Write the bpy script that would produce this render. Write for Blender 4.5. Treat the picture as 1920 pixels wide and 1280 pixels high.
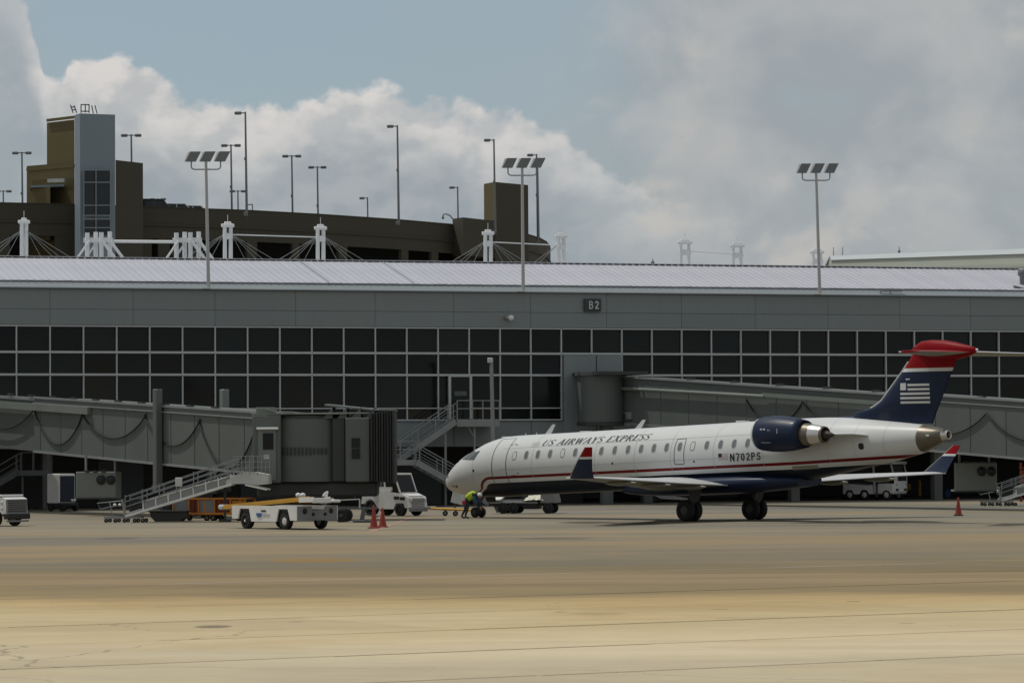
import bpy, math, random
from mathutils import Vector, Matrix
random.seed(11)
for o in list(bpy.data.objects):
    bpy.data.objects.remove(o, do_unlink=True)
SC = bpy.context.scene
COL = SC.collection
R = math.radians

# ------------------------------------------------------------------ camera
FPX, EYE, HORIZON, ROLL = 6830.0, 2.97, 847.0, 0.006      # focal length in 1920-wide pixels, eye height, horizon row, roll
PITCH = math.atan((HORIZON - 640) / FPX)
CAM_M = Matrix.Rotation(math.pi / 2 + PITCH, 4, 'X') @ Matrix.Rotation(-ROLL, 4, 'Z')
cam_data = bpy.data.cameras.new('camera')
cam_data.sensor_width = 36.0
cam_data.lens = FPX / 1920 * 36
cam_data.clip_start = 1.0
cam_data.clip_end = 6000.0
cam = bpy.data.objects.new('camera', cam_data)
cam.matrix_world = Matrix.Translation((0, 0, EYE)) @ CAM_M
COL.objects.link(cam)
SC.camera = cam

# ------------------------------------------------------------------ sun, sky, exposure
SUN = Vector((-0.40, 0.20, 0.894)).normalized()
SUN_STRENGTH = 2.6
SKY_STRENGTH = 0.10
SC.view_settings.view_transform = 'Standard'
SC.view_settings.look = 'None'
SC.view_settings.gamma = 1.0
SC.view_settings.use_curve_mapping = False
SC.view_settings.exposure = -0.20
sun_data = bpy.data.lights.new('sun', 'SUN')
sun_data.energy = SUN_STRENGTH
sun_data.angle = R(0.6)
sun_data.color = (1.0, 0.95, 0.87)
sun = bpy.data.objects.new('sun', sun_data)
sun.rotation_euler = SUN.to_track_quat('Z', 'Y').to_euler()
sun.location = (-60, 60, 120)
COL.objects.link(sun)

world = bpy.data.worlds.new('World')
SC.world = world
world.use_nodes = True
wt = world.node_tree
for n in list(wt.nodes):
    wt.nodes.remove(n)


class NT:
    """small helper to write node trees"""
    def __init__(s, tree):
        s.t = tree

    def new(s, kind, **kw):
        n = s.t.nodes.new(kind)
        for k, v in kw.items():
            setattr(n, k, v)
        return n

    def put(s, sock, v):
        if hasattr(v, 'is_output') or isinstance(v, bpy.types.NodeSocket):
            s.t.links.new(v, sock)
        elif isinstance(v, (tuple, list)) and len(v) == 3 and sock.type == 'RGBA':
            sock.default_value = (*v, 1)
        else:
            sock.default_value = v

    def math(s, op, a, b=None, c=None, clamp=False):
        n = s.new('ShaderNodeMath', operation=op)
        n.use_clamp = clamp
        s.put(n.inputs[0], a)
        if b is not None:
            s.put(n.inputs[1], b)
        if c is not None:
            s.put(n.inputs[2], c)
        return n.outputs[0]

    def mix(s, f, a, b, mode='MIX'):
        n = s.new('ShaderNodeMix', data_type='RGBA', blend_type=mode)
        s.put(n.inputs[0], f)
        s.put(n.inputs[6], a)
        s.put(n.inputs[7], b)
        return n.outputs[2]

    def noise(s, vec, scale, detail=4, rough=0.55, dist=0.0):
        n = s.new('ShaderNodeTexNoise')
        if vec is not None:
            s.put(n.inputs['Vector'], vec)
        n.inputs['Scale'].default_value = scale
        n.inputs['Detail'].default_value = detail
        n.inputs['Roughness'].default_value = rough
        n.inputs['Distortion'].default_value = dist
        return n.outputs[0]

    def step(s, v, lo, hi):
        n = s.new('ShaderNodeMapRange', interpolation_type='SMOOTHSTEP')
        s.put(n.inputs[0], v)
        n.inputs[1].default_value = lo
        n.inputs[2].default_value = hi
        return n.outputs[0]

    def xyz(s, v):
        n = s.new('ShaderNodeSeparateXYZ')
        s.put(n.inputs[0], v)
        return n.outputs

    def vec(s, x, y, z):
        n = s.new('ShaderNodeCombineXYZ')
        for i, q in enumerate((x, y, z)):
            s.put(n.inputs[i], q)
        return n.outputs[0]


w = NT(wt)
wout = w.new('ShaderNodeOutputWorld')
wbg = w.new('ShaderNodeBackground')
wbg.inputs['Strength'].default_value = SKY_STRENGTH
sky = w.new('ShaderNodeTexSky', sky_type='NISHITA')
sky.sun_disc = False
sky.sun_elevation = math.asin(SUN.z)
sky.sun_rotation = math.atan2(SUN.x, SUN.y)
sky.air_density = 1.0
sky.dust_density = 1.2
sky.ozone_density = 1.5
wd = w.new('ShaderNodeTexCoord').outputs['Generated']
dx, dy, dz = w.xyz(wd)
az = w.math('MULTIPLY', w.math('ARCTAN2', dx, dy), 57.2958)
el = w.math('MULTIPLY', w.math('ARCSINE', dz), 57.2958)
# cloud bank: its upper outline runs over the azimuths, broken up by noise; grey stratocumulus further right and elsewhere
cv = w.new('ShaderNodeFloatCurve')
w.put(cv.inputs['Value'], w.math('ADD', w.math('DIVIDE', az, 24.0), 0.5))
BANK = [(-300, 250), (-120, -60), (20, -40), (75, 60), (110, 150), (140, 95), (250, 112), (350, 172), (460, 205), (600, 205), (640, 176), (710, 166),
        (800, 186), (900, 205), (1010, 228), (1090, 262), (1180, 330), (1300, 400), (1500, 330), (1900, 300), (2300, 380)]
curve = cv.mapping.curves[0]
while len(curve.points) > 2:
    curve.points.remove(curve.points[1])
pts = [(((u - 960) / 119.2) / 24 + .5, (847 - v) / 119.2 / 10) for u, v in BANK]
curve.points[0].location = (0, pts[0][1])
curve.points[1].location = (1, pts[-1][1])
for p in pts:
    curve.points.new(p[0], p[1])
cv.mapping.update()
top = w.math('MULTIPLY', cv.outputs[0], 10.0)
p2 = w.vec(az, w.math('MULTIPLY', el, 1.3), 0.0)


def shifted(dx_, dz_):
    return w.vec(w.math('ADD', az, dx_), w.math('MULTIPLY', w.math('ADD', el, dz_), 1.3), 0.0)


n1 = w.noise(p2, 0.50, 5, 0.5, 0.25)
n1b = w.noise(shifted(-.35, .42), 0.50, 5, 0.5, 0.25)
n2 = w.noise(p2, 1.35, 5, 0.52, 0.2)
n2b = w.noise(shifted(-.13, .16), 1.35, 5, 0.52, 0.2)
n3 = w.noise(p2, 0.20, 4, 0.5, 0.2)
n4 = w.noise(p2, 4.2, 4, 0.55, 0.3)
edge = w.math('ADD', w.math('SUBTRACT', top, el), w.math('MULTIPLY', w.math('SUBTRACT', n1, 0.5), 1.7))
edge = w.math('ADD', edge, w.math('MULTIPLY', w.math('SUBTRACT', n2, 0.5), 0.85))
edge = w.math('ADD', edge, w.math('MULTIPLY', w.math('SUBTRACT', n4, 0.5), 0.14))
bank = w.step(edge, -0.03, 0.17)
depth = w.math('MAXIMUM', edge, 0.0)
relief = w.math('ADD', w.math('MULTIPLY', w.math('SUBTRACT', n1, n1b), 2.7), w.math('MULTIPLY', w.math('SUBTRACT', n2, n2b), 1.15))
relief = w.math('ADD', relief, 0.5)
deep = w.step(w.math('ADD', depth, w.math('MULTIPLY', w.math('SUBTRACT', n3, .5), 1.6)), 0.12, 1.45)
lit = w.math('MULTIPLY', w.step(relief, 0.18, 0.82), w.math('SUBTRACT', 1.0, w.math('MULTIPLY', deep, .80)))
CL_LIT = (7.6, 7.35, 7.1)
bank_col = w.mix(deep, (5.5, 5.65, 5.75), (3.55, 4.05, 4.4))
bank_col = w.mix(lit, bank_col, CL_LIT)
grey_mask = w.math('MULTIPLY', w.step(w.math('ADD', w.math('ABSOLUTE', w.math('SUBTRACT', az, -3.2)), w.math('MULTIPLY', n3, 2.2)), 4.7, 7.2), w.step(n1, .08, .40))
grey_col = w.mix(w.step(n1, .34, .66), (3.8, 4.2, 4.45), (5.0, 5.1, 5.15))
grey_col = w.mix(w.math('MULTIPLY', w.step(relief, .45, 1.0), w.step(n3, .38, .6)), grey_col, (6.0, 5.75, 5.4))
veil = w.math('MULTIPLY', w.step(n3, .3, .75), 0.30)
skycol = w.mix(0.55, sky.outputs[0], (3.5, 4.45, 5.05))
c = w.mix(veil, skycol, (4.5, 4.75, 4.95))
c = w.mix(w.math('MULTIPLY', grey_mask, 0.92), c, grey_col)
c = w.mix(w.math('MULTIPLY', bank, w.math('SUBTRACT', 1.0, w.math('MULTIPLY', grey_mask, .88))), c, bank_col)
w.put(wbg.inputs['Color'], c)
wt.links.new(wbg.outputs[0], wout.inputs['Surface'])


def at(u, v, Y):
    """the point at distance Y along the view that shows at photo pixel (u, v)"""
    d = CAM_M.to_3x3() @ Vector(((u - 960) / FPX, (640 - v) / FPX, -1))
    return Vector((0, 0, EYE)) + d * (Y / d.y)


def ground_at(u, v):
    d = CAM_M.to_3x3() @ Vector(((u - 960) / FPX, (640 - v) / FPX, -1))
    return Vector((0, 0, EYE)) + d * (-EYE / d.z)


# ------------------------------------------------------------------ materials
def mat(name, rgb, rough=0.6, metal=0.0, var=0.10, scale=2.0, spec=0.4, bump=0.0, rnd=0.0, streak=False, coat=0.0):
    m = bpy.data.materials.new(name)
    m.use_nodes = True
    t = NT(m.node_tree)
    b = m.node_tree.nodes['Principled BSDF']
    tc = t.new('ShaderNodeTexCoord').outputs['Object']
    vec = tc
    if streak:
        mp = t.new('ShaderNodeMapping')
        t.put(mp.inputs[0], tc)
        mp.inputs['Scale'].default_value = (1, 1, .12)
        vec = mp.outputs[0]
    n = t.noise(vec, scale, 6, 0.6)
    f = t.math('MULTIPLY_ADD', t.math('SUBTRACT', n, 0.5), 2 * var * 1.6, 1.0)
    if rnd:
        oi = t.new('ShaderNodeObjectInfo').outputs['Random']
        f = t.math('MULTIPLY', f, t.math('MULTIPLY_ADD', t.math('SUBTRACT', oi, .5), 2 * rnd, 1.0))
    col = t.mix(1.0, tuple(rgb), t.vec(f, f, f), 'MULTIPLY')
    t.put(b.inputs['Base Color'], col)
    t.put(b.inputs['Roughness'], t.math('MULTIPLY_ADD', t.math('SUBTRACT', n, .5), .25, rough, clamp=True))
    b.inputs['Metallic'].default_value = metal
    b.inputs['Specular IOR Level'].default_value = spec
    if coat:
        b.inputs['Coat Weight'].default_value = coat
        b.inputs['Coat Roughness'].default_value = .12
    if bump:
        bn = t.new('ShaderNodeBump')
        bn.inputs['Strength'].default_value = bump
        t.put(bn.inputs['Height'], n)
        t.put(b.inputs['Normal'], bn.outputs[0])
    return m


M = {}
M['panel'] = mat('grey metal cladding', (.205, .235, .245), .55, .0, .085, .6, rnd=.035, streak=True)
M['panel_gap'] = mat('dark joint backing', (.085, .092, .095), .8)
M['fascia'] = mat('grey fascia sheet', (.27, .305, .325), .45, .0, .06, .4)
M['roof'] = mat('pale standing seam roof', (.475, .485, .54), .42, .0, .06, .8, rnd=.03, streak=False)
M['ridge'] = mat('white ridge flashing', (.55, .56, .6), .4, 0, .05)
M['dark'] = mat('dark closure', (.02, .022, .024), .8)
M['alu'] = mat('aluminium mullion', (.45, .475, .485), .45, .1, .08, 1.5)
M['glass'] = mat('dark tinted glazing', (.008, .0105, .0105), .08, 0, .3, .25, spec=.22, rnd=.6)
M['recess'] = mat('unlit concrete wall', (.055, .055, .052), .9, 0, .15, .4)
M['column'] = mat('painted column', (.10, .105, .10), .8, 0, .1, 1)
M['jet_paint'] = mat('grey green bridge paint', (.106, .121, .115), .55, 0, .08, .5, streak=True)
M['jet_paint_light'] = mat('light grey green paint', (.17, .19, .175), .5, 0, .08, .8)
M['jet_dark'] = mat('dark bridge steel', (.045, .05, .05), .6, 0, .1, 1)
M['bellows'] = mat('black canvas bellows', (.034, .038, .037), .8, 0, .15, 2)
M['rubber'] = mat('black rubber', (.018, .018, .019), .75, 0, .2, 5)
M['steel'] = mat('galvanised steel', (.26, .275, .28), .5, .25, .12, 2)
M['steel_dark'] = mat('weathered dark steel', (.10, .11, .112), .6, .1, .12, 2)
M['slide'] = mat('brushed slide sheet', (.42, .43, .43), .38, .35, .1, 1.5)
M['white'] = mat('white paint', (.72, .72, .70), .4, 0, .13, 1.6, coat=.1)
M['white_dirty'] = mat('scuffed white paint', (.50, .51, .50), .5, 0, .2, 1.8)
M['grey_paint'] = mat('grey vehicle paint', (.20, .205, .21), .5, 0, .15, 2.5)
M['black_paint'] = mat('black paint', (.016, .017, .018), .5, 0, .1)
M['yellow'] = mat('yellow paint', (.55, .30, .035), .5, 0, .15, 2)
M['orange'] = mat('orange paint', (.52, .20, .025), .55, 0, .2, 2)
M['curtain'] = mat('dark red curtain', (.16, .035, .015), .8, 0, .3, 4)
M['cone'] = mat('red orange cone plastic', (.27, .034, .026), .55, 0, .15, 3)
M['blue_bin'] = mat('blue plastic', (.03, .12, .30), .5)
M['navy_cab'] = mat('navy canvas', (.012, .022, .04), .6)
M['mast_white'] = mat('white painted steel mast', (.72, .73, .75), .4, 0, .06, 1)
M['mast_pole'] = mat('light grey mast pole', (.42, .43, .44), .45, .1, .06, 1)
M['lampgrey'] = mat('grey lamp metal', (.17, .18, .19), .45, .1, .08)
M['lens'] = mat('dark floodlight glass', (.15, .165, .17), .35, 0, .1, 4)
M['garage'] = mat('brown precast concrete', (.062, .057, .041), .85, 0, .12, .08, streak=True)
M['garage_sunlit'] = mat('sunlit brown precast', (.125, .10, .045), .85, 0, .1, .15)  # garage brown with sunlight painted in, for the left flanks
M['tower_grey'] = mat('blue grey tower cladding', (.20, .245, .285), .5, 0, .04, .3)
M['glass_far'] = mat('tower glazing', (.014, .020, .024), .12, 0, .2, .3, spec=.4)
M['pale_roof'] = mat('pale far roof', (.44, .48, .49), .5, 0, .06, .1)
M['pale_wall'] = mat('pale green far wall', (.50, .535, .475), .6, 0, .05, .1)
M['sign'] = mat('dark sign board', (.035, .045, .05), .4)
M['sign_text'] = mat('pale sign lettering', (.52, .54, .53), .5)
M['line_paint'] = mat('worn red and white line', (.36, .22, .16), .8, 0, .3, 1.5)
M['filler'] = mat('dark joint sealant', (.09, .08, .062), .9)
M['hivis'] = mat('hi vis yellow green cloth', (.42, .58, .03), .75, 0, .12, 9)
M['trouser'] = mat('dark work trousers', (.03, .032, .04), .9)
M['red_cloth'] = mat('red cloth', (.42, .04, .03), .8)
M['shirt'] = mat('blue shirt', (.04, .09, .2), .8)
M['skin'] = mat('skin', (.36, .2, .13), .6)
M['hair'] = mat('dark hair', (.02, .015, .012), .7)
M['tarp'] = mat('crumpled pale sheet', (.62, .61, .50), .6, 0, .3, 6, bump=.6)
M['car_white'] = mat('white car paint', (.62, .63, .64), .25, 0, .04, coat=.5)
M['car_dark'] = mat('dark green car paint', (.03, .042, .042), .25, 0, .04, coat=.5)
M['chrome'] = mat('bright engine metal', (.62, .61, .585), .3, .9, .08, 3)
M['exhaust'] = mat('heat stained exhaust metal', (.15, .132, .108), .42, .55, .2, 3)
M['exhaust_dark'] = mat('sooty exhaust', (.05, .042, .035), .6, .4, .2, 3)
M['plane_white'] = mat('aircraft white paint', (.585, .605, .61), .36, 0, .035, .7, spec=.35, coat=.08)
M['wing_grey'] = mat('wing grey paint', (.48, .49, .50), .4, 0, .06, .8)
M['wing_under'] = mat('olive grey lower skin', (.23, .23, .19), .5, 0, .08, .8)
M['navy'] = mat('navy aircraft paint', (.007, .017, .048), .42, 0, .05, .8, spec=.25, coat=.03)
M['red'] = mat('red aircraft paint', (.22, .006, .010), .42, 0, .05, .8, spec=.08, coat=.0)
M['pwin'] = mat('cabin window grey', (.155, .165, .175), .35, 0, .1, 3)
M['cockpit'] = mat('cockpit glass', (.05, .06, .065), .12, 0, .1, spec=.6)
M['letter'] = mat('dark navy lettering', (.012, .016, .03), .5, 0, .02)
M['seam'] = mat('door seam grey green', (.05, .06, .055), .6)
M['faint'] = mat('faint grey marking', (.42, .43, .44), .5)
M['flag_red'] = mat('faded flag stripe', (.46, .36, .34), .5)
M['gear_dark'] = mat('dark landing gear', (.07, .07, .068), .6)
M['headlamp'] = mat('headlamp glass', (.6, .62, .62), .15, .3, .05)
M['lamp_white'] = mat('white lamp cover', (.82, .82, .80), .4)
M['wheelrim'] = mat('white wheel rim', (.62, .62, .6), .45)
M['wood'] = mat('brown reflective panel', (.10, .07, .04), .6)


def livery_material():
    m = bpy.data.materials.new('fuselage livery paint')
    m.use_nodes = True
    t = NT(m.node_tree)
    b = m.node_tree.nodes['Principled BSDF']
    tc = t.new('ShaderNodeTexCoord').outputs['Object']
    x, y, z = t.xyz(tc)
    wv = t.math('SUBTRACT', z, t.math('MULTIPLY', x, .0345))
    wv = t.math('SUBTRACT', wv, t.math('MULTIPLY', t.math('MAXIMUM', t.math('SUBTRACT', x, 5.0), 0.0), .016))
    tcn, wc, rr = -12.95, 1.25, 1.0
    lean = t.math('MULTIPLY', t.math('MAXIMUM', t.math('SUBTRACT', 1.80, wv), 0.0), 2.2)
    a = t.math('MAXIMUM', t.math('SUBTRACT', t.math('SUBTRACT', tcn, x), lean), 0.0)
    c = t.math('MAXIMUM', t.math('SUBTRACT', wv, wc), 0.0)
    d = t.math('SUBTRACT', t.math('SQRT', t.math('ADD', t.math('MULTIPLY', a, a), t.math('MULTIPLY', c, c))), rr)
    blue = t.math('LESS_THAN', d, -.235)
    red = t.math('MULTIPLY', t.math('GREATER_THAN', d, -.06), t.math('LESS_THAN', d, .065))
    n = t.noise(tc, .8, 5)
    mp = t.new('ShaderNodeMapping')
    t.put(mp.inputs[0], tc)
    mp.inputs['Scale'].default_value = (.25, 1, 2.2)
    grime = t.noise(mp.outputs[0], 2.0, 6, .6)
    f = t.math('ADD', t.math('MULTIPLY_ADD', t.math('SUBTRACT', n, .5), .10, 1.0), t.math('MULTIPLY', t.math('SUBTRACT', grime, .5), .10))
    white = t.mix(1.0, (.585, .605, .605), t.vec(f, f, f), 'MULTIPLY')
    col = t.mix(red, white, (.15, .008, .011))
    col = t.mix(blue, col, (.010, .015, .024))
    t.put(b.inputs['Base Color'], col)
    b.inputs['Roughness'].default_value = .36
    b.inputs['Specular IOR Level'].default_value = .16
    b.inputs['Coat Weight'].default_value = .0
    b.inputs['Coat Roughness'].default_value = .2
    return m


M['livery'] = livery_material()


def apron_material():
    m = bpy.data.materials.new('stained apron with painted cloud shade')
    m.use_nodes = True
    t = NT(m.node_tree)
    b = m.node_tree.nodes['Principled BSDF']
    pos = t.new('ShaderNodeNewGeometry').outputs['Position']
    x, y, z = t.xyz(pos)
    big = t.noise(pos, .035, 6, .6, .4)
    mid = t.noise(pos, .12, 6, .6, .6)
    fine = t.noise(pos, 1.1, 6, .65)
    # cloud shade painted as darker bands by distance, beyond the sunlit near apron
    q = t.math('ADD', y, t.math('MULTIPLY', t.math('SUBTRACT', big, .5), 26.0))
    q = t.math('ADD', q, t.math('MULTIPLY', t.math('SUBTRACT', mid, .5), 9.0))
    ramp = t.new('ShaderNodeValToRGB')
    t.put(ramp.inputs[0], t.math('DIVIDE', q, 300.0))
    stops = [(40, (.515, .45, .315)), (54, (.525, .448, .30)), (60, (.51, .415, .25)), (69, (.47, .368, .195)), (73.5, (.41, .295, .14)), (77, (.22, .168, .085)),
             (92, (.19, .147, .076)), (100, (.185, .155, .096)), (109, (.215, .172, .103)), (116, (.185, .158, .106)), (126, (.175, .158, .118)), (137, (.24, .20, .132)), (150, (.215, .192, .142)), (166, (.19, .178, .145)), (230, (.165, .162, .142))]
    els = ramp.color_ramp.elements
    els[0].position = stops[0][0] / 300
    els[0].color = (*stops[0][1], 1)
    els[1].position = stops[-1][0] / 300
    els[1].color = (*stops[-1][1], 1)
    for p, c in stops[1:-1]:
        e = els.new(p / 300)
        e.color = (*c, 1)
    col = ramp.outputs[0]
    mp = t.new('ShaderNodeMapping')
    t.put(mp.inputs[0], pos)
    mp.inputs['Rotation'].default_value = (0, 0, R(-12))
    mp.inputs['Scale'].default_value = (.05, .35, 1)
    streaks = t.noise(mp.outputs[0], .45, 8, .62, .8)
    f = t.math('MULTIPLY_ADD', t.math('SUBTRACT', streaks, .5), .85, 1.0)
    f = t.math('MULTIPLY', f, t.math('MULTIPLY_ADD', t.math('SUBTRACT', fine, .5), .22, 1.0))
    f = t.math('MULTIPLY', f, t.math('MULTIPLY_ADD', t.math('SUBTRACT', mid, .5), .30, 1.0))
    oi = t.new('ShaderNodeObjectInfo').outputs['Random']
    f = t.math('MULTIPLY', f, t.math('MULTIPLY_ADD', oi, .10, .95))
    col = t.mix(1.0, col, t.vec(f, f, f), 'MULTIPLY')
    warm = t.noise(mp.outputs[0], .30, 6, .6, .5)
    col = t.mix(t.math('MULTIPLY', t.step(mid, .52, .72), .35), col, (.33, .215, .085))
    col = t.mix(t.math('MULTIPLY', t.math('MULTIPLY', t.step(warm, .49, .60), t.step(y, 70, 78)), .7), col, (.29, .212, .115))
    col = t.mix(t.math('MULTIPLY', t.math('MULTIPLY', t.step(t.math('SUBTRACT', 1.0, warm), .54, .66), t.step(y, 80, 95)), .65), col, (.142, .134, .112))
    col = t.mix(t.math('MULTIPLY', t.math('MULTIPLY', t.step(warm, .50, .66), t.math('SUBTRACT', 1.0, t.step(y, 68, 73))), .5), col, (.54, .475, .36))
    # single oil and rust stains, and dark ellipses beside the near wing tip
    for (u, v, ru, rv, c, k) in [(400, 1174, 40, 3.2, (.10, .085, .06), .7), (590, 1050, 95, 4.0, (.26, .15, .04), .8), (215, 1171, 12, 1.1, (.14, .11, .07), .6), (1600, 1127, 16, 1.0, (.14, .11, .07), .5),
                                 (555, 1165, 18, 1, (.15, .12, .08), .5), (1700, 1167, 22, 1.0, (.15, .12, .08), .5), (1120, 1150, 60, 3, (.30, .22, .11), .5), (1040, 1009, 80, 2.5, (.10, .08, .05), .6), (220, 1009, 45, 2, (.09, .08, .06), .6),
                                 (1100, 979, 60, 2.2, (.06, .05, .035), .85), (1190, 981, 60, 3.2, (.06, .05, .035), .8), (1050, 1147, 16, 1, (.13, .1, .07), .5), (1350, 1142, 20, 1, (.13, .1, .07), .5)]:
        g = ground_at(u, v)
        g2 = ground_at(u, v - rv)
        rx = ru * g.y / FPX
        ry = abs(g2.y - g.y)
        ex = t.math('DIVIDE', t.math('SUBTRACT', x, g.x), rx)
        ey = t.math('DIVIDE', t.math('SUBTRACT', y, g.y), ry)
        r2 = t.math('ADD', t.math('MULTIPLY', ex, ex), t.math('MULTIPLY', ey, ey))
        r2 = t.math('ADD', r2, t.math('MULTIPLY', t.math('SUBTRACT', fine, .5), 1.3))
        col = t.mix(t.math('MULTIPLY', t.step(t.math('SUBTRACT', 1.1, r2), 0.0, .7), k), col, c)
    # hairline cracks
    vor = t.new('ShaderNodeTexVoronoi', feature='DISTANCE_TO_EDGE')
    wob = t.math('MULTIPLY', mid, 5.0)
    t.put(vor.inputs['Vector'], t.vec(t.math('ADD', x, wob), t.math('ADD', y, wob), 0.0))
    vor.inputs['Scale'].default_value = .075
    crack = t.math('MULTIPLY', t.math('LESS_THAN', vor.outputs['Distance'], .0016), t.math('LESS_THAN', y, 72.0))
    col = t.mix(t.math('MULTIPLY', crack, t.math('MULTIPLY', t.step(big, .4, .6), .55)), col, (.12, .10, .07))
    t.put(b.inputs['Base Color'], col)
    t.put(b.inputs['Roughness'], t.math('MULTIPLY_ADD', streaks, -.2, .92))
    b.inputs['Specular IOR Level'].default_value = .25
    bn = t.new('ShaderNodeBump')
    bn.inputs['Strength'].default_value = .15
    bn.inputs['Distance'].default_value = .02
    t.put(bn.inputs['Height'], fine)
    t.put(b.inputs['Normal'], bn.outputs[0])
    return m


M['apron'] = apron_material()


# ------------------------------------------------------------------ mesh builder
class MB:
    def __init__(s):
        s.v, s.f, s.m, s.sm = [], [], [], []

    def add(s, verts, faces, m=0, smooth=False):
        o = len(s.v)
        s.v += [tuple(p) for p in verts]
        for fc in faces:
            s.f.append([i + o for i in fc])
            s.m.append(m)
            s.sm.append(smooth)
        return s

    def box(s, c, d, m=0, rot=None, ch=0.0):
        """box of centre c and size d, its upright edges and top rim chamfered by ch"""
        hx, hy, hz = d[0] / 2, d[1] / 2, d[2] / 2
        if ch <= 0:
            v = [(x, y, z) for x in (-hx, hx) for y in (-hy, hy) for z in (-hz, hz)]
            f = [(0, 1, 3, 2), (4, 6, 7, 5), (0, 4, 5, 1), (2, 3, 7, 6), (0, 2, 6, 4), (1, 5, 7, 3)]
        else:
            ch = min(ch, hx * .9, hy * .9, hz * .9)
            def ring(k, z):
                return [(-hx + k, -hy + ch + k, z), (-hx + ch + k, -hy + k, z), (hx - ch - k, -hy + k, z), (hx - k, -hy + ch + k, z),
                        (hx - k, hy - ch - k, z), (hx - ch - k, hy - k, z), (-hx + ch + k, hy - k, z), (-hx + k, hy - ch - k, z)]
            k = ch * .6
            rings = [ring(k, -hz), ring(0, -hz + ch), ring(0, hz - ch), ring(k, hz)]
            v = [p for r_ in rings for p in r_]
            f = [tuple(reversed(range(8))), tuple(range(24, 32))]
            for a in range(3):
                for i in range(8):
                    j = (i + 1) % 8
                    f.append((a * 8 + i, a * 8 + j, a * 8 + 8 + j, a * 8 + 8 + i))
        c = Vector(c)
        if rot is not None:
            if not isinstance(rot, Matrix):
                rot = Matrix.Rotation(rot, 3, 'Z')
            v = [rot @ Vector(p) + c for p in v]
        else:
            v = [Vector(p) + c for p in v]
        return s.add(v, f, m)

    def bar(s, p, q, wd, ht=None, m=0, up=(0, 0, 1)):
        p, q = Vector(p), Vector(q)
        ht = wd if ht is None else ht
        d = (q - p).normalized()
        u = Vector(up)
        if abs(d.dot(u)) > .98:
            u = Vector((0, 1, 0)) if abs(d.y) < .9 else Vector((1, 0, 0))
        a = d.cross(u).normalized() * wd / 2
        b = a.cross(d).normalized() * ht / 2
        v = [p - a - b, p + a - b, p + a + b, p - a + b, q - a - b, q + a - b, q + a + b, q - a + b]
        return s.add(v, [(3, 2, 1, 0), (4, 5, 6, 7), (0, 1, 5, 4), (1, 2, 6, 5), (2, 3, 7, 6), (3, 0, 4, 7)], m)

    def tube(s, p, q, r, r2=None, n=8, m=0):
        return s.path([p, q], [r, r if r2 is None else r2], n, m)

    def path(s, pts, r, n=6, m=0, caps=True):
        pts = [Vector(p) for p in pts]
        if not isinstance(r, (list, tuple)):
            r = [r] * len(pts)
        v = []
        prev = None
        for i, p in enumerate(pts):
            d = (pts[min(i + 1, len(pts) - 1)] - pts[max(i - 1, 0)]).normalized()
            if prev is None:
                u = Vector((0, 0, 1)) if abs(d.z) < .9 else Vector((0, 1, 0))
                a = d.cross(u).normalized()
            else:
                a = (prev - d * prev.dot(d)).normalized()
            prev = a
            b = d.cross(a)
            for k in range(n):
                t = 2 * math.pi * k / n
                v.append(p + (a * math.cos(t) + b * math.sin(t)) * r[i])
        f = []
        for i in range(len(pts) - 1):
            for k in range(n):
                k2 = (k + 1) % n
                f.append((i * n + k, i * n + k2, (i + 1) * n + k2, (i + 1) * n + k))
        s.add(v, f, m, True)
        if caps:
            s.add(v[:n], [list(reversed(range(n)))], m)
            s.add(v[-n:], [list(range(n))], m)
        return s

    def rings(s, rs, m=0, smooth=True, caps=True, closed=True):
        n = len(rs[0])
        v = [p for r_ in rs for p in r_]
        f = []
        for i in range(len(rs) - 1):
            for k in range(n if closed else n - 1):
                k2 = (k + 1) % n
                f.append((i * n + k, i * n + k2, (i + 1) * n + k2, (i + 1) * n + k))
        s.add(v, f, m, smooth)
        if caps:                                   # caps get vertices of their own so that they do not bend the shading of the flank
            s.add(rs[0], [list(reversed(range(n)))], m)
            s.add(rs[-1], [list(range(n))], m)
        return s

    def lathe(s, prof, org, ax, n=24, m=0, smooth=True, caps=False):
        org, ax = Vector(org), Vector(ax).normalized()
        u = Vector((0, 0, 1)) if abs(ax.z) < .9 else Vector((1, 0, 0))
        a = ax.cross(u).normalized()
        b = ax.cross(a)
        rs = [[org + ax * t + (a * math.cos(2 * math.pi * k / n) + b * math.sin(2 * math.pi * k / n)) * r for k in range(n)] for t, r in prof]
        return s.rings(rs, m, smooth, caps)

    def prism(s, poly, ext, m=0, side=None):
        """polygon (list of 3D points) pushed along ext; side: materials of the flanks"""
        poly = [Vector(p) for p in poly]
        e = Vector(ext)
        n = len(poly)
        v = poly + [p + e for p in poly]
        s.add(v, [list(reversed(range(n))), list(range(n, 2 * n))], m)
        o = len(s.v) - 2 * n
        for k in range(n):
            k2 = (k + 1) % n
            s.f.append([o + k, o + k2, o + n + k2, o + n + k])
            s.m.append(m if side is None else side[k])
            s.sm.append(False)
        return s

    def build(s, name, mats, parent=None, kind=None, loc=None, fix=True):
        me = bpy.data.meshes.new(name)
        me.from_pydata(s.v, [], s.f)
        for mm in (mats if isinstance(mats, (list, tuple)) else [mats]):
            me.materials.append(M[mm] if isinstance(mm, str) else mm)
        me.polygons.foreach_set('material_index', s.m)
        me.polygons.foreach_set('use_smooth', s.sm)
        me.update()
        if fix:
            import bmesh
            bm = bmesh.new()
            bm.from_mesh(me)
            bmesh.ops.recalc_face_normals(bm, faces=bm.faces)
            bm.to_mesh(me)
            bm.free()
        o = bpy.data.objects.new(name, me)
        COL.objects.link(o)
        if parent is not None:
            o.parent = parent
        if loc is not None:
            o.location = loc
        if kind:
            o['kind'] = kind
        return o


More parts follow.
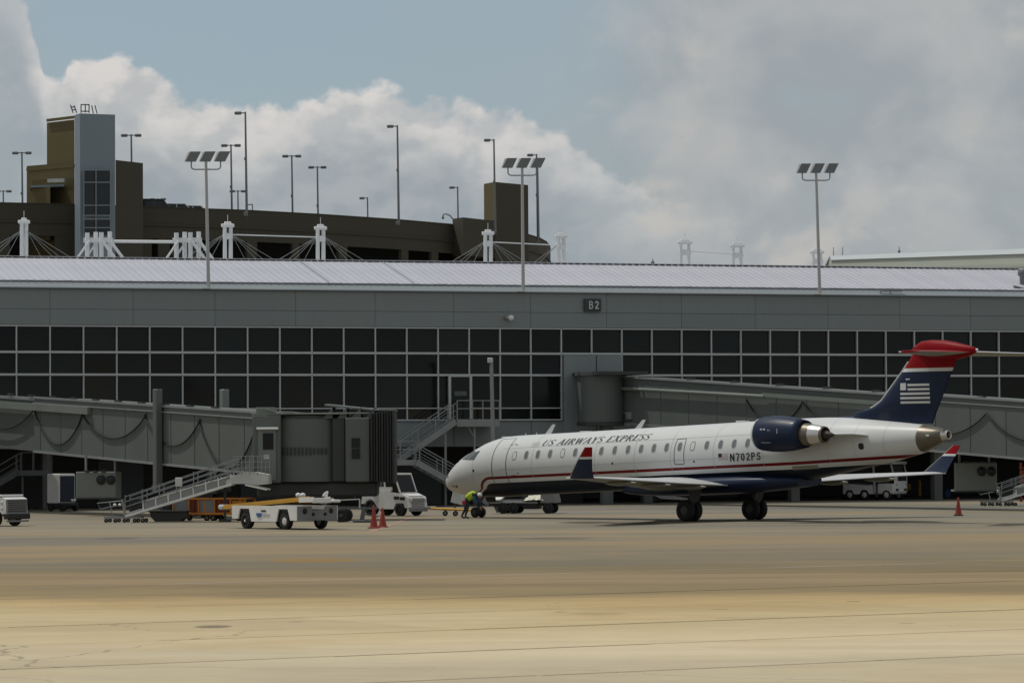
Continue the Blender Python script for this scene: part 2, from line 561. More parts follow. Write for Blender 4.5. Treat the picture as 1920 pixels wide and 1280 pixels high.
def tag(o, label, cat, group=None):
    o['label'] = label
    o['category'] = cat
    if group:
        o['group'] = group
    return o


def thing(name, label, cat, loc=(0, 0, 0), rotz=0.0, group=None):
    o = bpy.data.objects.new(name, None)
    o.empty_display_size = .3
    COL.objects.link(o)
    o.location = loc
    o.rotation_euler = (0, 0, rotz)
    return tag(o, label, cat, group)


def dup(root, loc, rotz=None, label=None):
    kids = {}
    for o in bpy.data.objects:
        if o.parent is not None:
            kids.setdefault(o.parent.name, []).append(o)
    def cp(o, par):
        c2 = o.copy()
        COL.objects.link(c2)
        if par is not None:
            c2.parent = par
        for ch in kids.get(o.name, []):
            cp(ch, c2)
        return c2
    r_ = cp(root, None)
    r_.location = loc
    if rotz is not None:
        r_.rotation_euler = (0, 0, rotz)
    if label:
        r_['label'] = label
    return r_


def piece(src, parent, loc):
    o = src.copy()
    COL.objects.link(o)
    o.parent = parent
    o.location = loc
    return o


# ------------------------------------------------------------------ lettering made of strokes
THICK, THIN = .21, .09
SERIF = {
    'U': (.86, [([(.17, 1), (.17, .38), (.24, .12), (.42, .03), (.58, .09), (.68, .3), (.68, 1)], [.17, .17, .15, .08, .06, .06, .06]), ([(0, .985), (.34, .985)], .05), ([(.53, .985), (.83, .985)], .05)]),
    'S': (.70, [([(.60, .74), (.56, .93), (.36, .985), (.16, .9), (.12, .73), (.24, .58), (.48, .44), (.6, .28), (.53, .08), (.32, .015), (.12, .09), (.07, .3)], [.05, .06, .07, .1, .13, .17, .18, .14, .1, .07, .06, .05])]),
    'A': (.92, [([(.12, 0), (.45, 1)], THIN), ([(.45, 1), (.78, 0)], THICK), ([(.22, .33), (.64, .33)], .055), ([(0, .015), (.26, .015)], .05), ([(.6, .015), (.95, .015)], .05)]),
    'I': (.44, [([(.2, 0), (.2, 1)], THICK), ([(.03, .985), (.37, .985)], .05), ([(.03, .015), (.37, .015)], .05)]),
    'R': (.86, [([(.2, 0), (.2, 1)], THICK), ([(.2, .97), (.45, .96), (.6, .87), (.62, .73), (.55, .58), (.4, .51), (.2, .5)], [.06, .08, .14, .17, .14, .08, .06]), ([(.4, .5), (.74, 0)], .16), ([(.02, .015), (.38, .015)], .05), ([(.66, .015), (.9, .015)], .05), ([(.02, .985), (.2, .985)], .05)]),
    'W': (1.22, [([(.1, 1), (.36, 0)], THICK), ([(.36, 0), (.6, 1)], THIN), ([(.55, 1), (.82, 0)], THICK), ([(.82, 0), (1.07, 1)], THIN), ([(0, .985), (.24, .985)], .05), ([(.95, .985), (1.2, .985)], .05)]),
    'Y': (.84, [([(.1, 1), (.4, .46)], THICK), ([(.73, 1), (.4, .46)], THIN), ([(.4, .46), (.4, 0)], THICK), ([(0, .985), (.24, .985)], .05), ([(.6, .985), (.85, .985)], .05), ([(.24, .015), (.56, .015)], .05)]),
    'E': (.78, [([(.2, 0), (.2, 1)], THICK), ([(.02, .97), (.66, .97)], .06), ([(.2, .51), (.52, .51)], .06), ([(.02, .03), (.68, .03)], .06), ([(.65, 1), (.65, .78)], .05), ([(.67, 0), (.69, .24)], .05)]),
    'X': (.88, [([(.14, 1), (.72, 0)], THICK), ([(.68, 1), (.14, 0)], THIN), ([(0, .985), (.3, .985)], .05), ([(.55, .985), (.84, .985)], .05), ([(0, .015), (.28, .015)], .05), ([(.58, .015), (.88, .015)], .05)]),
    'P': (.78, [([(.2, 0), (.2, 1)], THICK), ([(.2, .97), (.46, .96), (.62, .86), (.64, .71), (.57, .55), (.42, .48), (.2, .47)], [.06, .08, .14, .17, .14, .08, .06]), ([(.02, .015), (.38, .015)], .05), ([(.02, .985), (.2, .985)], .05)]),
}
B_ = .19
BOLD = {
    'N': (.80, [([(.12, 0), (.12, 1)], B_), ([(.12, .96), (.6, .04)], B_), ([(.6, 0), (.6, 1)], B_)]),
    '7': (.68, [([(.04, .91), (.56, .91), (.34, .45), (.24, 0)], [.18, .17, .18, .19])]),
    '0': (.72, [([(.32, .92), (.16, .82), (.12, .5), (.16, .18), (.32, .08), (.48, .18), (.52, .5), (.48, .82), (.32, .92)], [.16, .18, .19, .18, .16, .18, .19, .18, .16])]),
    '2': (.70, [([(.1, .72), (.17, .88), (.33, .92), (.49, .84), (.5, .66), (.36, .42), (.14, .16), (.12, .09), (.58, .09)], .17)]),
    'P': (.72, [([(.12, 0), (.12, 1)], B_), ([(.12, .91), (.4, .91), (.52, .8), (.52, .62), (.4, .5), (.12, .5)], .17)]),
    'S': (.72, [([(.55, .72), (.48, .88), (.3, .92), (.14, .82), (.15, .64), (.34, .53), (.52, .42), (.54, .2), (.38, .08), (.2, .09), (.08, .28)], .17)]),
    'B': (.74, [([(.12, 0), (.12, 1)], .15), ([(.12, .93), (.38, .93), (.5, .83), (.5, .65), (.38, .55), (.12, .53)], .13), ([(.38, .54), (.54, .44), (.55, .2), (.42, .07), (.12, .07)], .13)]),
    'T': (.66, [([(.02, .93), (.58, .93)], .14), ([(.3, .9), (.3, 0)], .16)]),
    '4': (.70, [([(.46, 0), (.46, 1)], .15), ([(.44, .95), (.05, .32)], .12), ([(.03, .3), (.62, .3)], .13)]),
    '1': (.46, [([(.26, 0), (.26, 1)], .16), ([(.25, .95), (.08, .78)], .12)]),
    '5': (.70, [([(.54, .92), (.16, .92), (.13, .55), (.34, .6), (.53, .48), (.53, .22), (.36, .08), (.1, .12)], .15)]),
    ' ': (.42, []),
}
SERIF[' '] = (.46, [])


def strokes(text, font, slant=0.0, gap=.06):
    """list of strips; each strip a list of (left, right) point pairs, unit cap height"""
    out, x0 = [], 0.0
    for ch in text:
        wd, st = font[ch]
        for pts, ws in st:
            if not isinstance(ws, (list, tuple)):
                ws = [ws] * len(pts)
            # subdivide straight runs so that strips can follow a curved skin
            P, W_ = [], []
            for i in range(len(pts) - 1):
                k = max(1, int(math.hypot(pts[i + 1][0] - pts[i][0], pts[i + 1][1] - pts[i][1]) / .26))
                for j in range(k):
                    t = j / k
                    P.append((pts[i][0] + (pts[i + 1][0] - pts[i][0]) * t, pts[i][1] + (pts[i + 1][1] - pts[i][1]) * t))
                    W_.append(ws[i] + (ws[i + 1] - ws[i]) * t)
            P.append(pts[-1])
            W_.append(ws[-1])
            strip = []
            for i, p in enumerate(P):
                a, b = P[max(i - 1, 0)], P[min(i + 1, len(P) - 1)]
                dx_, dz_ = b[0] - a[0], b[1] - a[1]
                l = math.hypot(dx_, dz_) or 1
                nx, nz = -dz_ / l * W_[i] / 2, dx_ / l * W_[i] / 2
                L_ = (p[0] + nx, p[1] + nz)
                Rr = (p[0] - nx, p[1] - nz)
                strip.append(((x0 + L_[0] + slant * L_[1], L_[1]), (x0 + Rr[0] + slant * Rr[1], Rr[1])))
            out.append(strip)
        x0 += wd + gap
    return out, x0 - gap


def letters(mb, strips, fn, m=0):
    """fn(x, z, lift) -> 3D point; strokes get a small different lift each so that none share a plane"""
    for k, st in enumerate(strips):
        lift = .0015 * (k % 5)
        v = []
        for a, b in st:
            v += [fn(a[0], a[1], lift), fn(b[0], b[1], lift)]
        f = [(2 * i, 2 * i + 1, 2 * i + 3, 2 * i + 2) for i in range(len(st) - 1)]
        mb.add(v, f, m)


# ================================================================== SETTING: apron
GA = R(32.0)
ga, gb = Vector((math.cos(GA), math.sin(GA), 0)), Vector((-math.sin(GA), math.cos(GA), 0))
SL, A0, B0, NA, NB = 5.68, 9.0, 41.04 - 2 * 5.68, 9, 8
GAP = .15
hole = [ga * a + gb * b for a, b in ((A0, B0), (A0 + NA * SL, B0), (A0 + NA * SL, B0 + NB * SL), (A0, B0 + NB * SL))]
BIG = 3000.0
hc = sum(hole, Vector()) / 4
far = [hc + (ga * sa + gb * sb) * BIG for sa, sb in ((-1, -1), (1, -1), (1, 1), (-1, 1))]
mb = MB()
mb.add(hole + far, [(4, 5, 1, 0), (5, 6, 2, 1), (6, 7, 3, 2), (7, 4, 0, 3)])
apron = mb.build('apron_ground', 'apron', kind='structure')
mb = MB()
mb.add([p + Vector((0, 0, -.03)) for p in hole], [(0, 1, 2, 3)])
mb.build('joint_filler', 'filler', parent=apron)
mb = MB()
h = SL / 2 - GAP / 2
mb.add([Vector((sx * (SL / 2 - .003 - k), sy * (h - k), z)) for z, k in ((-.03, 0), (-.006, 0), (0, .012)) for sx, sy in ((-1, -1), (1, -1), (1, 1), (-1, 1))],
       [(8, 9, 10, 11)] + [(r_ * 4 + i, r_ * 4 + (i + 1) % 4, r_ * 4 + 4 + (i + 1) % 4, r_ * 4 + 4 + i) for r_ in (0, 1) for i in range(4)])
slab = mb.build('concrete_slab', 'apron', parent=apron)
first = True
for i in range(NA):
    for j in range(NB):
        p = ga * (A0 + (i + .5) * SL) + gb * (B0 + (j + .5) * SL)
        o = slab if first else piece(slab, apron, p)
        first = False
        o.location = p + Vector((0, 0, random.uniform(-.003, .003)))
        o.rotation_euler = (0, 0, GA)
# worn stand line beside the cones
mb = MB()
p, q = ground_at(690, 998), ground_at(774, 969)
d = (q - p).normalized()
nrm = Vector((-d.y, d.x, 0)) * .09
mb.add([p - nrm, p + nrm, q + nrm, q - nrm], [(0, 1, 2, 3)])
ln = mb.build('stand_line', 'line_paint', kind='structure')
ln.location.z = .004

# ================================================================== TERMINAL
TA = R(19.26)
T0 = Vector((-26.58, 195.3, 0))
term = thing('terminal_building', 'long grey terminal with dark glazed upper storey and pale ribbed roof', 'terminal', T0, TA)
BAY = 1.83
I0, I1 = -18, 46
X0, X1 = I0 * BAY, I1 * BAY


def tl(v):
    """world point -> terminal coordinates"""
    d_ = Vector(v) - T0
    return Vector((d_.x * math.cos(TA) + d_.y * math.sin(TA), -d_.x * math.sin(TA) + d_.y * math.cos(TA), d_.z))


def tw(x, y, z):
    return T0 + Vector((x * math.cos(TA) - y * math.sin(TA), x * math.sin(TA) + y * math.cos(TA), z))


def facade(u, v, y=0.0):
    """terminal coordinates of the point of the plane local y = const that shows at a pixel"""
    a, b = at(u, v, 150), at(u, v, 260)
    ya, yb = tl(a).y, tl(b).y
    return tl(a.lerp(b, (y - ya) / (yb - ya)))


ZR = [9.87, 8.49, 7.28, 5.43, 4.77]          # rows of the glazing, top to sill
PIER = (17, 19)
# building mass behind the skin
mb = MB()
mb.box(((X0 + X1) / 2, 12.2, 8.0), (X1 - X0 - .2, 23.6, 8.0), 0)
mb.build('building_mass', 'panel_gap', term)
# panes
for r_ in range(4):
    zt, zb = ZR[r_], ZR[r_ + 1]
    mb = MB()
    mb.box((0, 0, 0), (BAY - .05, .03, zt - zb - .06))
    src = None
    for i in range(I0, I1):
        if PIER[0] <= i < PIER[1] and r_ > 0:
            continue
        loc = ((i + .5) * BAY, .16, (zt + zb) / 2)
        if src is None:
            src = mb.build('window_pane', 'glass', term, loc=loc)
            o = src
        else:
            o = piece(src, term, loc)
        o.rotation_euler = (random.uniform(-.012, .012), 0, random.uniform(-.008, .008))
# mullions
mb = MB()
mb.box((0, .06, (9.87 + 4.77) / 2), (.07, .16, 9.87 - 4.77))
mull = None
for i in range(I0, I1 + 1):
    if i == 18:
        m2 = MB()
        m2.box((0, .06, (9.87 + 8.49) / 2), (.07, .16, 1.38))
        m2.build('mullion', 'alu', term, loc=(i * BAY, 0, 0))
        continue
    if mull is None:
        mull = mb.build('mullion', 'alu', term, loc=(i * BAY, 0, 0))
    else:
        piece(mull, term, (i * BAY, 0, 0))
# transoms, cut in lengths
for z, hh, y in ((9.90, .07, .02), (8.49, .12, -.01), (7.28, .12, -.01), (5.43, .06, .0), (4.77, .08, -.02)):
    for a, b in ((I0, -8), (-8, -2), (-2, 4), (4, 9), (9, 13), (13, 17), (19, 23), (23, 28), (28, 33), (33, 38), (38, I1)):
        m2 = MB()
        m2.box(((a + b) / 2 * BAY, y + .05, z), ((b - a) * BAY - .03, .2, hh))
        m2.build('transom', 'alu', term)
    if z > 8.4:
        m2 = MB()
        m2.box((18 * BAY, y + .05, z), (2 * BAY - .03, .2, hh))
        m2.build('transom', 'alu', term)
# cladding panels above the glazing
PW = 2.5 * BAY
for z0, z1 in ((9.96, 10.80), (10.816, 11.9)):
    src = None
    mb = MB()
    mb.box((0, 0, 0), (PW - .014, .08, z1 - z0), ch=.008)
    k = -7
    while (1 + 2.5 * k) * BAY < X1 - PW:
        loc = ((1 + 2.5 * (k + .5)) * BAY, .07, (z0 + z1) / 2)
        if src is None:
            src = mb.build('wall_panel', 'panel', term, loc=loc)
        else:
            piece(src, term, loc)
        k += 1
# band below the glazing
src = None
mb = MB()
mb.box((0, 0, 0), (PW - .03, .1, 4.70 - 3.29), ch=.012)
k = -7
while (1 + 2.5 * k) * BAY < X1 - PW:
    loc = ((1 + 2.5 * (k + .5)) * BAY, .08, (4.70 + 3.29) / 2)
    if src is None:
        src = mb.build('wall_panel', 'panel', term, loc=loc)
    else:
        piece(src, term, loc)
    k += 1
# pier behind the right hand bridge: two upright sheets
for a, b in ((17.05, 18.1), (18.13, 18.95)):
    m2 = MB()
    m2.box(((a + b) / 2 * BAY, -.02, (8.40 + 3.25) / 2), ((b - a) * BAY, .3, 8.40 - 3.25), ch=.012)
    m2.build('wall_panel', 'panel', term)
# ledge, sloping fascia, roof
mb = MB()
mb.box(((X0 + X1) / 2, .02, 11.945), (X1 - X0, .34, .05))
mb.build('ledge', 'fascia', term)
mb = MB()
mb.add([(X0, -.02, 11.98), (X1, -.02, 11.98), (X1, .42, 12.33), (X0, .42, 12.33), (X0, .6, 11.98), (X1, .6, 11.98)], [(0, 1, 2, 3), (3, 2, 5, 4), (0, 4, 5, 1)])
mb.build('fascia', 'fascia', term)
RUN, RISE, EAVE_Y, EAVE_Z = 6.1, 1.53, .36, 12.36
SEAM = .41
mb = MB()
sl = math.atan2(RISE, RUN)
rl = math.hypot(RUN, RISE)
rot = Matrix.Rotation(sl, 3, 'X')
mb.box(rot @ Vector((0, rl / 2, 0)), (SEAM - .012, rl, .03), 0, rot)
mb.box(rot @ Vector((SEAM / 2 - .02, rl / 2, .030)), (.022, rl, .032), 0, rot)
mb.box(rot @ Vector((SEAM / 2 - .02, -.008, .0)), (.05, .05, .10), 0, rot)
src = None
for k in range(int((X1 - X0) / SEAM)):
    loc = (X0 + (k + .5) * SEAM, EAVE_Y, EAVE_Z)
    if src is None:
        src = mb.build('roof_panel', 'roof', term, loc=loc)
        o = src
    else:
        o = piece(src, term, loc)
    o.location.z += random.uniform(-.006, .006)
# expansion strips on the roof (two visible darker lines)
for u, v in ((592, 515), (750, 515)):
    xx = facade(u, v, 3.0).x - .0
    m2 = MB()
    m2.box(rot @ Vector((0, rl / 2, .08)), (.035, rl, .02), 0, rot)
    m2.build('expansion_strip', 'fascia', term, loc=(xx, EAVE_Y, EAVE_Z))
mb = MB()
mb.box(((X0 + X1) / 2, EAVE_Y + RUN + .06, EAVE_Z + RISE + .09), (X1 - X0, .34, .035))
mb.build('ridge_cap', 'ridge', term)
mb = MB()
k = 0
n_ = int((X1 - X0) / (SEAM * 1))
for k in range(n_):
    mb.box((X0 + (k + .42) * SEAM, EAVE_Y + RUN - .04, EAVE_Z + RISE + .045), (SEAM * .78, .06, .07))
mb.build('ridge_closure', 'dark', term)['kind'] = 'stuff'
mb = MB()
mb.add([(X0, 23.8, 11.9), (X1, 23.8, 11.9), (X1, EAVE_Y + RUN + .2, EAVE_Z + RISE), (X0, EAVE_Y + RUN + .2, EAVE_Z + RISE), (X0, EAVE_Y + RUN + .2, 11.9), (X1, EAVE_Y + RUN + .2, 11.9)],
       [(0, 1, 2, 3), (3, 2, 5, 4), (0, 3, 4), (1, 5, 2)])
mb.build('rear_roof', 'roof', term)
# open ground floor: soffit, back walls, columns
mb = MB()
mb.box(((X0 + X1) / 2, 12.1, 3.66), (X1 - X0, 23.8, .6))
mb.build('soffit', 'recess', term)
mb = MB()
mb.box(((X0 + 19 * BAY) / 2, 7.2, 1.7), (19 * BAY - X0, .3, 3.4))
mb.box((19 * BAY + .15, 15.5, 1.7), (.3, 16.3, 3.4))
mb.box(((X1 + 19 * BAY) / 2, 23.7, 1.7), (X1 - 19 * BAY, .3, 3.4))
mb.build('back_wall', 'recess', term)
src = None
mb = MB()
mb.box((0, 0, 1.66), (.55, .55, 3.3), ch=.03)
for i in (-15, -9, -3, 1, 6, 11, 16, 20, 25, 30, 35):
    loc = (i * BAY, 1.0, 0)
    if src is None:
        src = mb.build('column', 'column', term, loc=loc)
    else:
        piece(src, term, loc)
# roll-up doors in the back wall, dim
mb = MB()
mb.box((0, 0, 1.3), (2.6, .08, 2.6))
for k in range(6):
    mb.box((0, -.06, .3 + k * .4), (2.5, .05, .04))
src = None
for i in (-1.2, 4, 8.5, 13.6):
    loc = (i * BAY, 7.0, 0)
    if src is None:
        src = mb.build('rolling_door', 'steel_dark', term, loc=loc)
    else:
        piece(src, term, loc)
for i in (22.5, 27.5, 33):
    piece(src, term, (i * BAY, 23.5, 0))
# door at the head of the service stair
dl = facade(862, 745)
DX = dl.x
mb = MB()
for sx in (-.62, .62):
    mb.box((DX + sx, -.06, 6.06), (.14, .16, 2.46))
mb.box((DX, -.06, 7.24), (1.1, .16, .12))
door = mb.build('service_door', 'alu', term)
mb = MB()
mb.box((DX, -.03, 6.0), (1.08, .05, 2.34))
mb.build('door_leaf', 'glass', door)
mb = MB()
mb.box((DX + .02, -.07, 6.25), (.72, .03, .26))
mb.build('door_plate', 'steel_dark', door)

# sign and dome camera on the cladding
sp = facade(1110, 572)
sg = thing('gate_sign', 'small dark board reading B2 on the grey cladding', 'sign', tw(sp.x, 0, sp.z), TA)
mb = MB()
mb.box((0, -.06, 0), (1.02, .14, .72), ch=.02)
mb.build('board', 'sign', sg)
st, wd_ = strokes('B2', BOLD, 0, .1)
mb = MB()
letters(mb, st, lambda x, z, l: Vector((-.24 + x * .42, -.135 - l, -.22 + z * .45)))
mb.build('lettering', 'sign_text', sg)
sp = facade(952, 597)
cm = thing('security_camera', 'small white dome camera under the terminal fascia', 'camera', tw(sp.x, 0, sp.z), TA)
mb = MB()
mb.box((-.12, -.12, .05), (.22, .28, .16), ch=.03)
mb.build('bracket', 'steel', cm)
mb = MB()
mb.lathe([(0, .02), (.02, .13), (.1, .17), (.2, .17), (.27, .13), (.32, .02)], (.1, -.25, .18), (0, 0, -1), 12)
mb.build('dome', 'white', cm)
# low steel frame lying on the fascia, far right
sp = facade(1668, 551)
fr = thing('roof_davit', 'thin dark folded frame lying on the fascia ledge', 'frame', tw(sp.x, 0, 11.97), TA)
mb = MB()
mb.bar((-.55, .1, 0), (-.55, .1, .22), .05)
mb.bar((-.55, .1, .22), (.75, .1, .24), .05)
mb.bar((.1, .1, 0), (.1, .1, .22), .05)
mb.bar((.75, .1, .24), (.95, .1, .32), .06)
mb.build('bars', 'lampgrey', fr)
# round dish at the right edge of the roof
sp = facade(1921, 518, 2.0)
fr = thing('roof_vent', 'dark round vent hood on the pale roof at the picture edge', 'vent', tw(sp.x, 2.0, EAVE_Z + .4), TA)
mb = MB()
mb.lathe([(0, .3), (.5, .3), (.6, .42), (.95, .4), (1.0, .1)], (0, 0, 0), (0, 0, 1), 14)
mb.build('hood', 'lampgrey', fr)
mb = MB()
mb.box((-.8, -1.1, -.25), (1.0, .2, .08), 0, Matrix.Rotation(.2, 3, 'Y'))
mb.build('bracket', 'lampgrey', fr)

# pole in front of the glazing
pb = at(922, 830, 199)
pole = thing('camera_pole', 'slim white pole standing before the glazing beside the stair', 'pole', (pb.x, pb.y, 0))
zt = at(922, 672, 199).z
mb = MB()
mb.tube((.15, 0, 0), (0, 0, zt), .13, .10, 10)
mb.build('shaft', 'steel', pole)
mb = MB()
mb.box((-.06, -.12, zt - .1), (.3, .26, .28), ch=.04)
mb.build('lamp_head', 'white_dirty', pole)

# ================================================================== floodlight masts on the ledge
def flood_mast(u_top, v_top, u_base, v_base, label):
    b = facade(u_base, v_base, -.12)
    loc = tw(b.x, -.12, 11.97)
    t = thing('floodlight_mast', label, 'floodlight', loc, 0, 'floodlight masts along the terminal ledge')
    hgt = at(u_top, v_top, loc.y).z - 11.97
    lean = at(u_top, v_top, loc.y).x - loc.x
    mb = MB()
    mb.tube((0, 0, 0), (lean, 0, hgt - .1), .10, .075, 10)
    mb.build('shaft', 'mast_pole', t)
    mb = MB()
    mb.box((-.12, -.05, .02), (.45, .3, .06), ch=.01)
    mb.build('base_plate', 'white_dirty', t)
    zb = hgt - .75
    mb = MB()
    for sgn in (-1, 1):
        mb.path([(lean, 0, zb), (lean + sgn * .62, 0, zb), (lean + sgn * .76, 0, zb + .05), (lean + sgn * .80, 0, zb + .16), (lean + sgn * .80, 0, zb + .45)], .04, 7)
    mb.build('cross_arm', 'steel', t)
    for k in (-1, 0, 1):
        o3 = Vector((lean + k * .80 - .02, -.05, hgt - .30))
        up = Vector((.26, .10, .52))
        rt = Vector((.56, .02, 0))
        nn = rt.cross(up).normalized()
        mb = MB()
        q = [o3 - rt * .5 - up * .04, o3 + rt * .5 - up * .04, o3 + rt * .5 + up, o3 - rt * .5 + up]
        mb.prism([p + nn * .06 for p in q], nn * -.14)
        hd = mb.build('lamp_head', 'lens', t)
        mb = MB()
        e1 = o3 - rt * .62 - up * .02
        mb.prism([e1 + nn * .03, e1 + rt * .10 + nn * .03, e1 + rt * .10 + up + nn * .03, e1 - rt * .12 + up + nn * .03], nn * -.09)
        mb.build('reflector_edge', 'lamp_white', hd)
    return t


flood_mast(386, 292, 391, 545, 'leftmost of the three triple floodlight masts, below the stair tower')
flood_mast(979, 304, 981, 549, 'triple floodlight mast on the ledge in front of the small brown block')
flood_mast(1530, 314, 1537, 553, 'triple floodlight mast standing alone against the clouds on the right')

# ================================================================== hidden concourse roof and the white cable pylons
mb = MB()
cpts = [at(u, 480, D) for u, D in ((-150, 226), (500, 236), (1100, 250), (1700, 276))]
cpts2 = [at(u, 480, D) for u, D in ((1700, 310), (1100, 285), (500, 268), (-150, 262))]
mb.prism([Vector((p.x, p.y, 0)) for p in cpts + cpts2], (0, 0, 14.2))
conc = mb.build('concourse_hall', 'pale_roof')
tag(conc, 'low flat roofed concourse hall behind the ribbed roof carrying the pylons', 'hall')
PYL = [(45, 408, 1, 'first white cable pylon from the left, in front of the garage opening'),
       (427, 415, 2, 'white cable pylon right behind the left floodlight mast'),
       (601, 420, 2, 'white cable pylon in the middle of the brown garage front'),
       (915, 430, 2, 'white cable pylon in front of the block at the garage end'),
       (1052, 436, 2, 'pale cable pylon just right of the rounded garage end'),
       (1284, 448, 3, 'small far pylon with a wire running to its right'),
       (1382, 454, 3, 'small far pylon between the paired wire and the right mast'),
       (1532, 466, 3, 'smallest pylon, partly behind the right floodlight mast')]
tops = []
for u, v, kind, lab in PYL:
    D = 240 * 444.5 / (847 - .006 * (u - 960) - v)
    p = at(u, v, D)
    tops.append(p)
    zb, zt = 14.2, p.z
    t = thing('cable_pylon', lab, 'pylon', (p.x, p.y, zb), 0, 'white cable pylons behind the terminal roof')
    hh = zt - zb
    sp_ = (.13, .19)[kind - 1] if kind < 3 else .30
    for sx in (-1, 1):
        mb = MB()
        mb.tube((sx * sp_, 0, 0), (sx * sp_, .12 * sx, hh - .35), .14 if kind < 3 else .12, .13 if kind < 3 else .11, 10)
        mb.build('leg', 'mast_white', t)
    mb = MB()
    mb.box((0, 0, hh - .28), (2 * sp_ + .5, .5, .22), ch=.06)
    mb.box((0, 0, hh - .12), (2 * sp_ + .1, .3, .2), ch=.06)
    if kind > 1:
        mb.box((0, 0, hh - 1.0), (2 * sp_ + .3, .3, .4), ch=.08)
    mb.tube((0, 0, hh - .1), (0, 0, hh + .45), .02, .02, 5)
    mb.build('cap', 'mast_white', t)
    if kind < 3:
        for sx in (-1, 1):
            for k in ((1.6, 2.9, 3.6, 5.4) if u < 1000 else (3.0, 3.8)):
                if u > 1000 and sx > 0:
                    continue
                mb = MB()
                k2_ = k * .72
                mb.tube((sx * (sp_ + .1), -.05, hh - .9), (sx * (sp_ + k2_), -.6 * k * .2, max(0.3, hh - 2.9) if k < 4 else 1.2), .018, .018, 5)
                mb.build('stay_cable', 'steel', t)
for a, b in ((0, -1), (1, 2), (3, 4), (5, 6)):
    if b < 0:
        continue
    p, q = tops[a], tops[b]
    t = thing('pylon_wire', {1: 'taut wire between the second and third white pylon', 3: 'thin wire from the fourth pylon to the garage end', 5: 'thin wire linking two far pylons under the clouds'}[a], 'wire', p)
    mb = MB()
    mb.tube((.3, 0, -.9), q - p + Vector((-.3, 0, -.9)), .04, .04, 5)
    mb.build('wire', 'mast_white', t)
# two braced frames of four posts joined by a beam
for u0, lab, rs in ((185, 'left cluster of four white braced posts below the stair tower', 1), (352, 'right cluster of four white braced posts joined by a beam to the left one', 1)):
    b = at(u0, 470, 238)
    t = thing('braced_frame', lab, 'frame', (b.x, b.y, 14.2), 0, 'white braced frames behind the ridge')
    zt = at(u0, 434, 238).z - 14.2
    for k, (dx_, dz_) in enumerate(((-.74, -.08), (-.24, 0), (.18, -.06), (.68, .02))):
        mb = MB()
        mb.tube((dx_, (k % 2) * .5, 0), (dx_, (k % 2) * .5, zt + dz_), .145, .145, 10)
        mb.build('post', 'mast_white', t)
    mb = MB()
    mb.bar((-1.0, .2, zt - .55), (.9, .2, zt - .55), .3, .3)
    mb.build('crossbeam', 'mast_white', t)
    for sx, sy in ((-.55, -.3), (-.1, .3), (.25, -.3), (.75, -.2)):
        s_ = -1 if sx < 0 else 1
        mb = MB()
        mb.tube((sx, sy, zt - .6), (sx + s_ * (.95 if s_ < 0 else 1.05), sy - .2, zt - 2.0), .07 if s_ < 0 else .10, .07 if s_ < 0 else .10, 8)
        mb.build('brace', 'mast_white', t)
p, q = at(208, 452, 238), at(330, 453, 238)
t = thing('tie_beam', 'long white horizontal beam between the two braced post clusters', 'beam', p)
mb = MB()
mb.tube((0, .25, 0), q - p + Vector((0, .25, 0)), .10, .10, 8)
mb.build('beam', 'mast_white', t)

# ================================================================== parking garage
GZ = 27.4
edge_pts = [(-200, 349), (0, 353), (140, 356), (270, 360), (459, 366), (600, 373), (743, 382), (850, 391), (930, 399), (985, 408), (1012, 417)]
ep = [Vector((at(u, 440, D).x, D, 0)) for u, D in edge_pts]
corner = [Vector((at(1024, 440, 424).x, 424, 0)), Vector((at(1030, 440, 432).x, 432, 0)), Vector((at(1032, 440, 442).x, 442, 0))]
back = [Vector((at(1032, 440, 520).x, 520, 0)), Vector((at(-200, 440, 480).x, 480, 0))]
gar = thing('parking_garage', 'big brown concrete parking garage with curved front behind the terminal', 'garage', (0, 0, 0))
front = ep + corner


def wall_strip(mb, line, z0, z1, th=.4, m=0, out=0.0):
    for a, b in zip(line[:-1], line[1:]):
        d_ = (b - a).normalized()
        n_ = Vector((d_.y, -d_.x, 0))
        a2, b2 = a + n_ * out, b + n_ * out
        v = [a2, b2, b2 - n_ * th, a2 - n_ * th]
        mb.prism([Vector((p.x, p.y, z0)) for p in v], (0, 0, z1 - z0), m)


mb = MB()
wall_strip(mb, front, 24.3, GZ)
mb.build('parapet', 'garage', gar)
mb = MB()
wall_strip(mb, front, 25.55, 25.75, .1, 0, .12)
wall_strip(mb, front, GZ, GZ + .08, .55, 0, .06)
mb.build('moulding', 'garage', gar)
for lv in range(6):
    mb = MB()
    wall_strip(mb, front, lv * 4.05, lv * 4.05 + 1.3)
    mb.build('spandrel', 'garage', gar)
# piers cut the openings of the upper parking level
for u in (-60, 5, 130, 215, 262, 305, 345, 470, 552, 640, 756, 812, 870, 960, 1010):
    for k in range(len(edge_pts) - 1):
        if edge_pts[k][0] <= u <= edge_pts[k + 1][0]:
            f_ = (u - edge_pts[k][0]) / (edge_pts[k + 1][0] - edge_pts[k][0])
            p = ep[k].lerp(ep[k + 1], f_)
            d_ = (ep[k + 1] - ep[k]).normalized()
            mb = MB()
            wdt = {130: 3.0, 215: 2.6, 262: 2.4, 345: 3.0, 552: .9, 870: 3.4, 960: 6.0, 1010: 5.0}.get(u, 1.3)
            mb.box((p.x, p.y + .22, 12.2), (wdt, .36, 24.4), 0, math.atan2(d_.y, d_.x))
            mb.build('pier', 'garage', gar)
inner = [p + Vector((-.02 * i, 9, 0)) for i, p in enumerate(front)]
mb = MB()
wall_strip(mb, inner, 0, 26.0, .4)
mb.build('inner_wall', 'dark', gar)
mb = MB()
deck = [p + Vector((0, .3, 0)) for p in front] + back
mb.prism([Vector((p.x, p.y, 25.9)) for p in deck], (0, 0, .4))
mb.build('deck', 'garage', gar)


